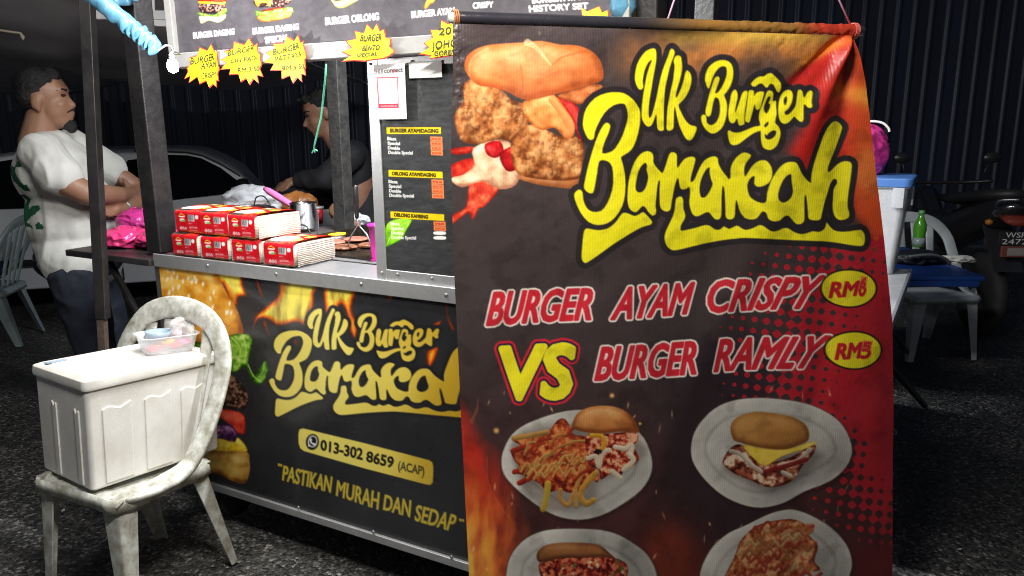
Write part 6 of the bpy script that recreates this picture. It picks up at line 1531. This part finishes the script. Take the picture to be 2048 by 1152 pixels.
def flesh(name, elems, m, parent, voxel=.010, smooth=8, fold=0.0, fsc=9.0, seed=0, fdir=(1, 1, 1)):
    """grow one continuous surface round the given masses"""
    mb = MB()
    for e in elems:
        if e[0] == 'e': ell_pts(mb, e[1], e[2], e[3] if len(e) > 3 else None)
        else: cap_pts(mb, *e[1:])
    me = mb.mesh(name, True); me.materials.append(m)
    o = bpy.data.objects.new(name, me); bench.collection.objects.link(o)
    r = o.modifiers.new('r', 'REMESH'); r.mode = 'VOXEL'; r.voxel_size = voxel; r.use_smooth_shade = True
    s = o.modifiers.new('s', 'SMOOTH'); s.iterations = smooth; s.factor = .5
    bench.view_layers[0].update(); dg = bench.view_layers[0].depsgraph
    m2 = bpy.data.meshes.new_from_object(o.evaluated_get(dg)); o.modifiers.clear(); o.data = m2; bpy.data.meshes.remove(me)
    bench.collection.objects.unlink(o); COL.objects.link(o)
    if not m2.materials: m2.materials.append(m)
    if fold:
        sd = Vector((seed * 7.1, seed * 3.3, 0))
        nv_ = len(m2.vertices); co = np.empty(nv_ * 3, np.float32); nm = np.empty(nv_ * 3, np.float32)
        m2.vertices.foreach_get('co', co); m2.vertices.foreach_get('normal', nm); co, nm = co.reshape(-1, 3), nm.reshape(-1, 3)
        amt = np.empty(nv_, np.float32)
        for i_, p_ in enumerate(co.tolist()):
            c = Vector((p_[0] * fdir[0], p_[1] * fdir[1], p_[2] * fdir[2])) * fsc + sd
            c = c + Vector((1, 1, 1)) * mnoise.noise(c * .5) * 1.2
            amt[i_] = fold * max(-.15, 1 - 3.2 * abs(mnoise.noise(c)))
        m2.vertices.foreach_set('co', (co + nm * amt[:, None]).ravel()); m2.update()
    m2.polygons.foreach_set('use_smooth', [True] * len(m2.polygons))
    o.parent = parent; return o
def hand(a, b, side, curl, r=.0085):
    """palm from wrist a to knuckles b; four unequal bent fingers and a thumb from the palm's side"""
    a, b = Vector(a), Vector(b); z = (b - a).normalized(); s = Vector(side).normalized(); c = Vector(curl).normalized()
    el = [('c', a, .026, a.lerp(b, .35), .030)]
    for k, (off, ln) in enumerate(((-.030, .068), (-.010, .078), (.010, .073), (.028, .058))):
        k0 = b + s * off; el.append(('c', a + s * off * .5, .016, k0, .0125))
        p1 = k0 + (z * .75 + c * .5).normalized() * ln * .45; p2 = p1 + (z * .2 + c).normalized() * ln * .35; p3 = p2 + (c * .8 - z * .6).normalized() * ln * .25
        el += [('c', k0, r * 1.15, p1, r), ('c', p1, r, p2, r * .95), ('c', p2, r * .95, p3, r * .8)]
    t0 = a.lerp(b, .3) - s * .026; t1 = t0 - s * .026 + z * .022 + c * .012; t2 = t1 + z * .030 + c * .014 + s * .004
    el += [('c', t0, .014, t1, .0115), ('c', t1, .0115, t2, .009)]
    return el

# --- man in the white T-shirt, arms crossed, facing right
MY = 3.42
mp_ = at_y(192, 640, MY)
man = empty('person', (mp_[0], MY, 0), radians(14), 'stocky man in white T-shirt and dark jeans standing with arms crossed', 'person')
hx, hz = -.085, 1.595
bodyel = [('e', (hx - .008, 0, hz + .035), (.100, .080, .098)), ('e', (hx + .030, 0, hz - .030), (.072, .066, .092)), ('e', (hx + .045, 0, hz - .085), (.050, .052, .040)),
  ('e', (hx + .070, 0, hz + .045), (.024, .058, .030)), ('c', (hx + .090, 0, hz + .010), .009, (hx + .106, 0, hz - .022), .0145), ('e', (hx + .094, -.014, hz - .028), (.012, .009, .009)), ('e', (hx + .094, .014, hz - .028), (.012, .009, .009)),
  ('e', (hx + .094, 0, hz - .054), (.016, .026, .009)), ('e', (hx + .091, 0, hz - .070), (.016, .024, .010)), ('e', (hx + .078, 0, hz - .105), (.026, .028, .022)), ('e', (hx + .060, -.034, hz - .02), (.03, .028, .03)), ('e', (hx + .060, .034, hz - .02), (.03, .028, .03)),
  ('e', (hx - .018, -.080, hz - .008), (.024, .012, .036), Matrix.Rotation(.25, 3, 'Y')), ('e', (hx - .018, .080, hz - .008), (.024, .012, .036)), ('e', (hx - .012, -.078, hz - .038), (.012, .010, .014)),
  ('c', (hx - .06, 0, 1.40), .078, (hx - .020, 0, hz - .06), .066), ('e', (-.09, 0, 1.38), (.10, .13, .06)),
  ('c', (-.06, -.19, 1.35), .045, (.035, -.285, 1.245), .058), ('c', (.035, -.285, 1.245), .058, (.105, -.275, 1.195), .052), ('c', (.105, -.275, 1.195), .052, (.185, -.11, 1.170), .043), ('c', (.185, -.11, 1.170), .043, (.205, .05, 1.160), .030),
  ('c', (-.03, .21, 1.36), .058, (.20, .26, 1.16), .050), ('c', (.20, .26, 1.16), .048, (.225, .05, 1.11), .042), ('c', (.225, .05, 1.11), .042, (.190, -.10, 1.105), .030)]
bodyel += hand((.190, -.10, 1.105), (.150, -.18, 1.115), (0.25, .1, -1), (-.7, -.5, .35)) + hand((.205, .05, 1.160), (.185, .14, 1.17), (.2, 0, -1), (-.6, .5, .3))
for k in (-1, 1): bodyel += [('c', (-.02, k * .11, .84), .10, (.0, k * .12, .45), .06), ('c', (.0, k * .12, .45), .06, (-.02, k * .13, .09), .04), ('c', (-.03, k * .13, .06), .04, (.14, k * .15, .04), .034)]
bodyel += [('e', (-.06, 0, 1.18), (.13, .17, .26)), ('e', (-.03, 0, .92), (.14, .16, .14))]
man.scale = (.975, .975, .975)
flesh('body', bodyel, M_SKIN, man, .0075, 5)
M_SHIRT = mat('white_cotton', (.66, .66, .62, 1), .85, var=.10, vscale=9, bump=.12, bscale=220)
sh = [('e', (-.085, 0, 1.27), (.165, .215, .17)), ('e', (-.03, 0, 1.06), (.200, .215, .22)), ('e', (-.02, 0, .94), (.195, .21, .12)), ('c', (-.085, -.15, 1.375), .080, (-.085, .15, 1.375), .080), ('e', (-.10, 0, 1.42), (.09, .10, .045)),
      ('c', (-.08, -.165, 1.365), .090, (.012, -.262, 1.272), .090), ('c', (-.06, .18, 1.37), .098, (.07, .25, 1.265), .088), ('c', (-.03, -.06, .90), .165, (-.02, .06, .87), .160)]
shirt = flesh('t_shirt', sh, M_SHIRT, man, .008, 5, .007, 8.0, 3, (1.0, 1, .45))
# green print on the back of the shirt, lying on the cloth
bmn = bmesh.new(); bmn.from_mesh(shirt.data); keep = []
M_GREENP = mat('dark_green_print', (.012, .10, .045, 1), .7)
shirt.data.materials.append(M_GREENP)
for p_ in shirt.data.polygons:
    c = p_.center
    if p_.normal.x < -.35 and abs(c.y) < .20 and 1.04 < c.z < 1.33:
        if mnoise.noise(Vector((c.y * 22, c.z * 16, 3))) > -.02 and not (1.185 < c.z < 1.205): p_.material_index = 1
bmn.free()
jn = [('e', (-.035, 0, .87), (.188, .195, .12))]
for k in (-1, 1): jn += [('c', (-.03, k * .105, .82), .118, (.02, k * .125, .46), .088), ('c', (.02, k * .125, .46), .088, (.00, k * .135, .10), .068)]
flesh('jeans', jn, mat('dark_navy_denim', (.022, .026, .045, 1), .8, var=.45, vscale=9, bump=.15, bscale=200), man, .010, 5, .007, 8, 5)
MB().tube([(-.205, -.05, .885), (-.19, -.12, .885), (-.12, -.185, .885), (-.03, -.205, .885)], .007, 6).build('belt', M_BLACK_PLASTIC, man, smooth=True)
hr = [('e', (hx - .026, 0, hz + .062), (.098, .084, .088)), ('e', (hx - .050, 0, hz + .020), (.072, .081, .075)), ('c', (hx + .040, -.03, hz + .118), .030, (hx + .040, .03, hz + .118), .030), ('c', (hx + .062, -.03, hz + .112), .018, (hx + .062, .03, hz + .112), .018)]
flesh('hair', hr, M_HAIR, man, .007, 3, .003, 30, 2)
flesh('beard', [('e', (hx + .080, 0, hz - .108), (.030, .034, .028)), ('e', (hx + .088, 0, hz - .122), (.022, .022, .022))], M_HAIR, man, .005, 3, .003, 40, 4)
MB().tube(crom([(hx + .083, -.034, hz - .056), (hx + .103, -.020, hz - .043), (hx + .111, 0, hz - .040), (hx + .103, .020, hz - .043), (hx + .083, .034, hz - .056)], False, 4), .0036, 6).build('moustache', M_HAIR, man, smooth=True)
for k in (-1, 1):
    MB().tube(crom([(hx + .062, k * .054, hz + .040), (hx + .082, k * .044, hz + .048), (hx + .095, k * .026, hz + .044)], False, 4), .0045, 6).build('eyebrow', M_HAIR, man, smooth=True)
    ey = MB(); ell_pts(ey, (hx + .082, k * .036, hz + .022), (.010, .014, .007), None, 8); ey.build('eye', mat('eye_dark', (.03, .02, .018, 1), .2), man, smooth=True)
    sm = MB(); cap_pts(sm, (-.03, k * .135, .045), .046, (.16, k * .155, .035), .036); sm.build('shoe', M_BLACK_PLASTIC, man, smooth=True)
MB().lathe([(.036, -.010), (.038, 0), (.036, .010), (.031, .010), (.031, -.010)], (0, 0, 0), 20, 'X').build('wristwatch', M_STEEL, man, smooth=True)
[c for c in man.children if c.name.startswith('wristwatch')][0].location = (.197, -.075, 1.106); [c for c in man.children if c.name.startswith('wristwatch')][0].rotation_euler = (0, 0, pi / 2 + .15)

# --- cook in black, bending over, facing left
KY = 4.55
kp = at_y(668, 400, KY)
cook = empty('person', (kp[0], KY, 0), radians(22), 'cook in black long sleeves looking down behind the counter', 'person')
hp_ = at_y(643, 228, KY); kx, kz = hp_[0] - kp[0], hp_[2]
hpt = at_y(556, 366, KY - .1); ex, ez = hpt[0] - kp[0], hpt[2]
RT_ = Matrix.Rotation(radians(-22), 3, 'Y')
def hl(x, y, z): v_ = RT_ @ Vector((-x, y, z)); return (kx + v_.x, v_.y, kz + v_.z)   # head frame, facing -X, tipped forward
ce = [('e', hl(-.008, 0, .035), (.098, .078, .098), RT_), ('e', hl(.030, 0, -.030), (.070, .064, .090), RT_), ('e', hl(.045, 0, -.085), (.044, .046, .036), RT_), ('e', hl(.070, 0, .045), (.022, .054, .028), RT_),
  ('c', hl(.092, 0, .008), .009, hl(.116, 0, -.024), .014), ('e', hl(.094, 0, -.054), (.014, .024, .008)), ('e', hl(.091, 0, -.068), (.014, .022, .009)), ('e', hl(.074, 0, -.100), (.024, .026, .020)), ('e', hl(.06, -.032, -.02), (.028, .026, .03)), ('e', hl(.06, .032, -.02), (.028, .026, .03)),
  ('e', hl(-.018, -.078, -.008), (.022, .012, .034)), ('e', hl(-.018, .078, -.008), (.022, .012, .034)), ('c', (kx + .10, 0, kz - .20), .062, (kx + .02, 0, kz - .07), .056)]
sz_ = kz - .24; shx = kx + .13
ce += [('c', (shx, -.19, sz_), .052, ((shx + ex) / 2 + .02, -.22, (sz_ + ez) / 2 - .05), .045), ('c', ((shx + ex) / 2 + .02, -.22, (sz_ + ez) / 2 - .05), .045, (ex + .06, -.12, ez + .015), .030)]
ce += hand((ex + .06, -.12, ez + .015), (ex - .01, -.10, ez - .005), (0, 1, .2), (-.3, .1, -1)) + [('e', (shx + .05, 0, sz_ - .2), (.11, .16, .28))]
for k in (-1, 1): ce += [('c', (shx + .12, k * .10, .86), .09, (shx + .10, k * .11, .46), .06), ('c', (shx + .10, k * .11, .46), .06, (shx + .10, k * .12, .08), .04), ('c', (shx + .10, k * .12, .05), .036, (shx - .05, k * .13, .035), .03)]
flesh('body', ce, M_SKIN, cook, .0085, 4)
M_BLK = mat('black_cotton', (.014, .014, .017, 1), .8, bump=.1, bscale=150)
flesh('long_sleeve_top', [('e', (shx + .04, 0, sz_ - .10), (.115, .17, .19)), ('e', (shx + .09, 0, sz_ - .35), (.125, .16, .24)), ('c', (shx + .02, -.15, sz_ + .005), .072, (shx + .02, .15, sz_ + .005), .072), ('c', (shx, -.19, sz_ - .005), .078, ((shx + ex) / 2 + .02, -.22, (sz_ + ez) / 2 - .05), .066), ('c', ((shx + ex) / 2 + .02, -.22, (sz_ + ez) / 2 - .05), .066, (ex + .10, -.14, ez + .022), .048),
   ('c', (shx, .19, sz_ - .005), .078, (shx - .10, .23, sz_ - .28), .066), ('c', (shx - .10, .23, sz_ - .28), .066, (ex + .16, .16, ez + .02), .05)], M_BLK, cook, .010, 4, .007, 7, 7)
tr_ = []
for k in (-1, 1): tr_ += [('c', (shx + .12, k * .10, .84), .112, (shx + .11, k * .115, .46), .082), ('c', (shx + .11, k * .115, .46), .082, (shx + .10, k * .12, .10), .062)]
flesh('trousers', tr_ + [('e', (shx + .11, 0, .88), (.15, .18, .12))], M_BLK, cook, .011, 4, .005, 8, 9)
flesh('hair', [('e', hl(-.026, 0, .062), (.096, .082, .085), RT_), ('e', hl(-.050, 0, .015), (.070, .080, .075), RT_), ('c', hl(.055, -.03, .115), .026, hl(.055, .03, .115), .026), ('c', hl(.090, -.02, .118), .014, hl(.090, .02, .118), .012)], M_HAIR, cook, .007, 3, .003, 30, 6)
for k in (-1, 1):
    MB().tube(crom([hl(.062, k * .053, .040), hl(.080, k * .044, .048), hl(.092, k * .026, .044)], False, 4), .0045, 6).build('eyebrow', M_HAIR, cook, smooth=True)
    ey = MB(); ell_pts(ey, hl(.080, k * .036, .022), (.010, .013, .005), None, 8); ey.build('eye', _MATS['eye_dark'], cook, smooth=True)
    sm = MB(); cap_pts(sm, (shx + .12, k * .12, .045), .044, (shx - .06, k * .135, .035), .034); sm.build('shoe', M_BLACK_PLASTIC, cook, smooth=True)

bpy.data.scenes.remove(bench)
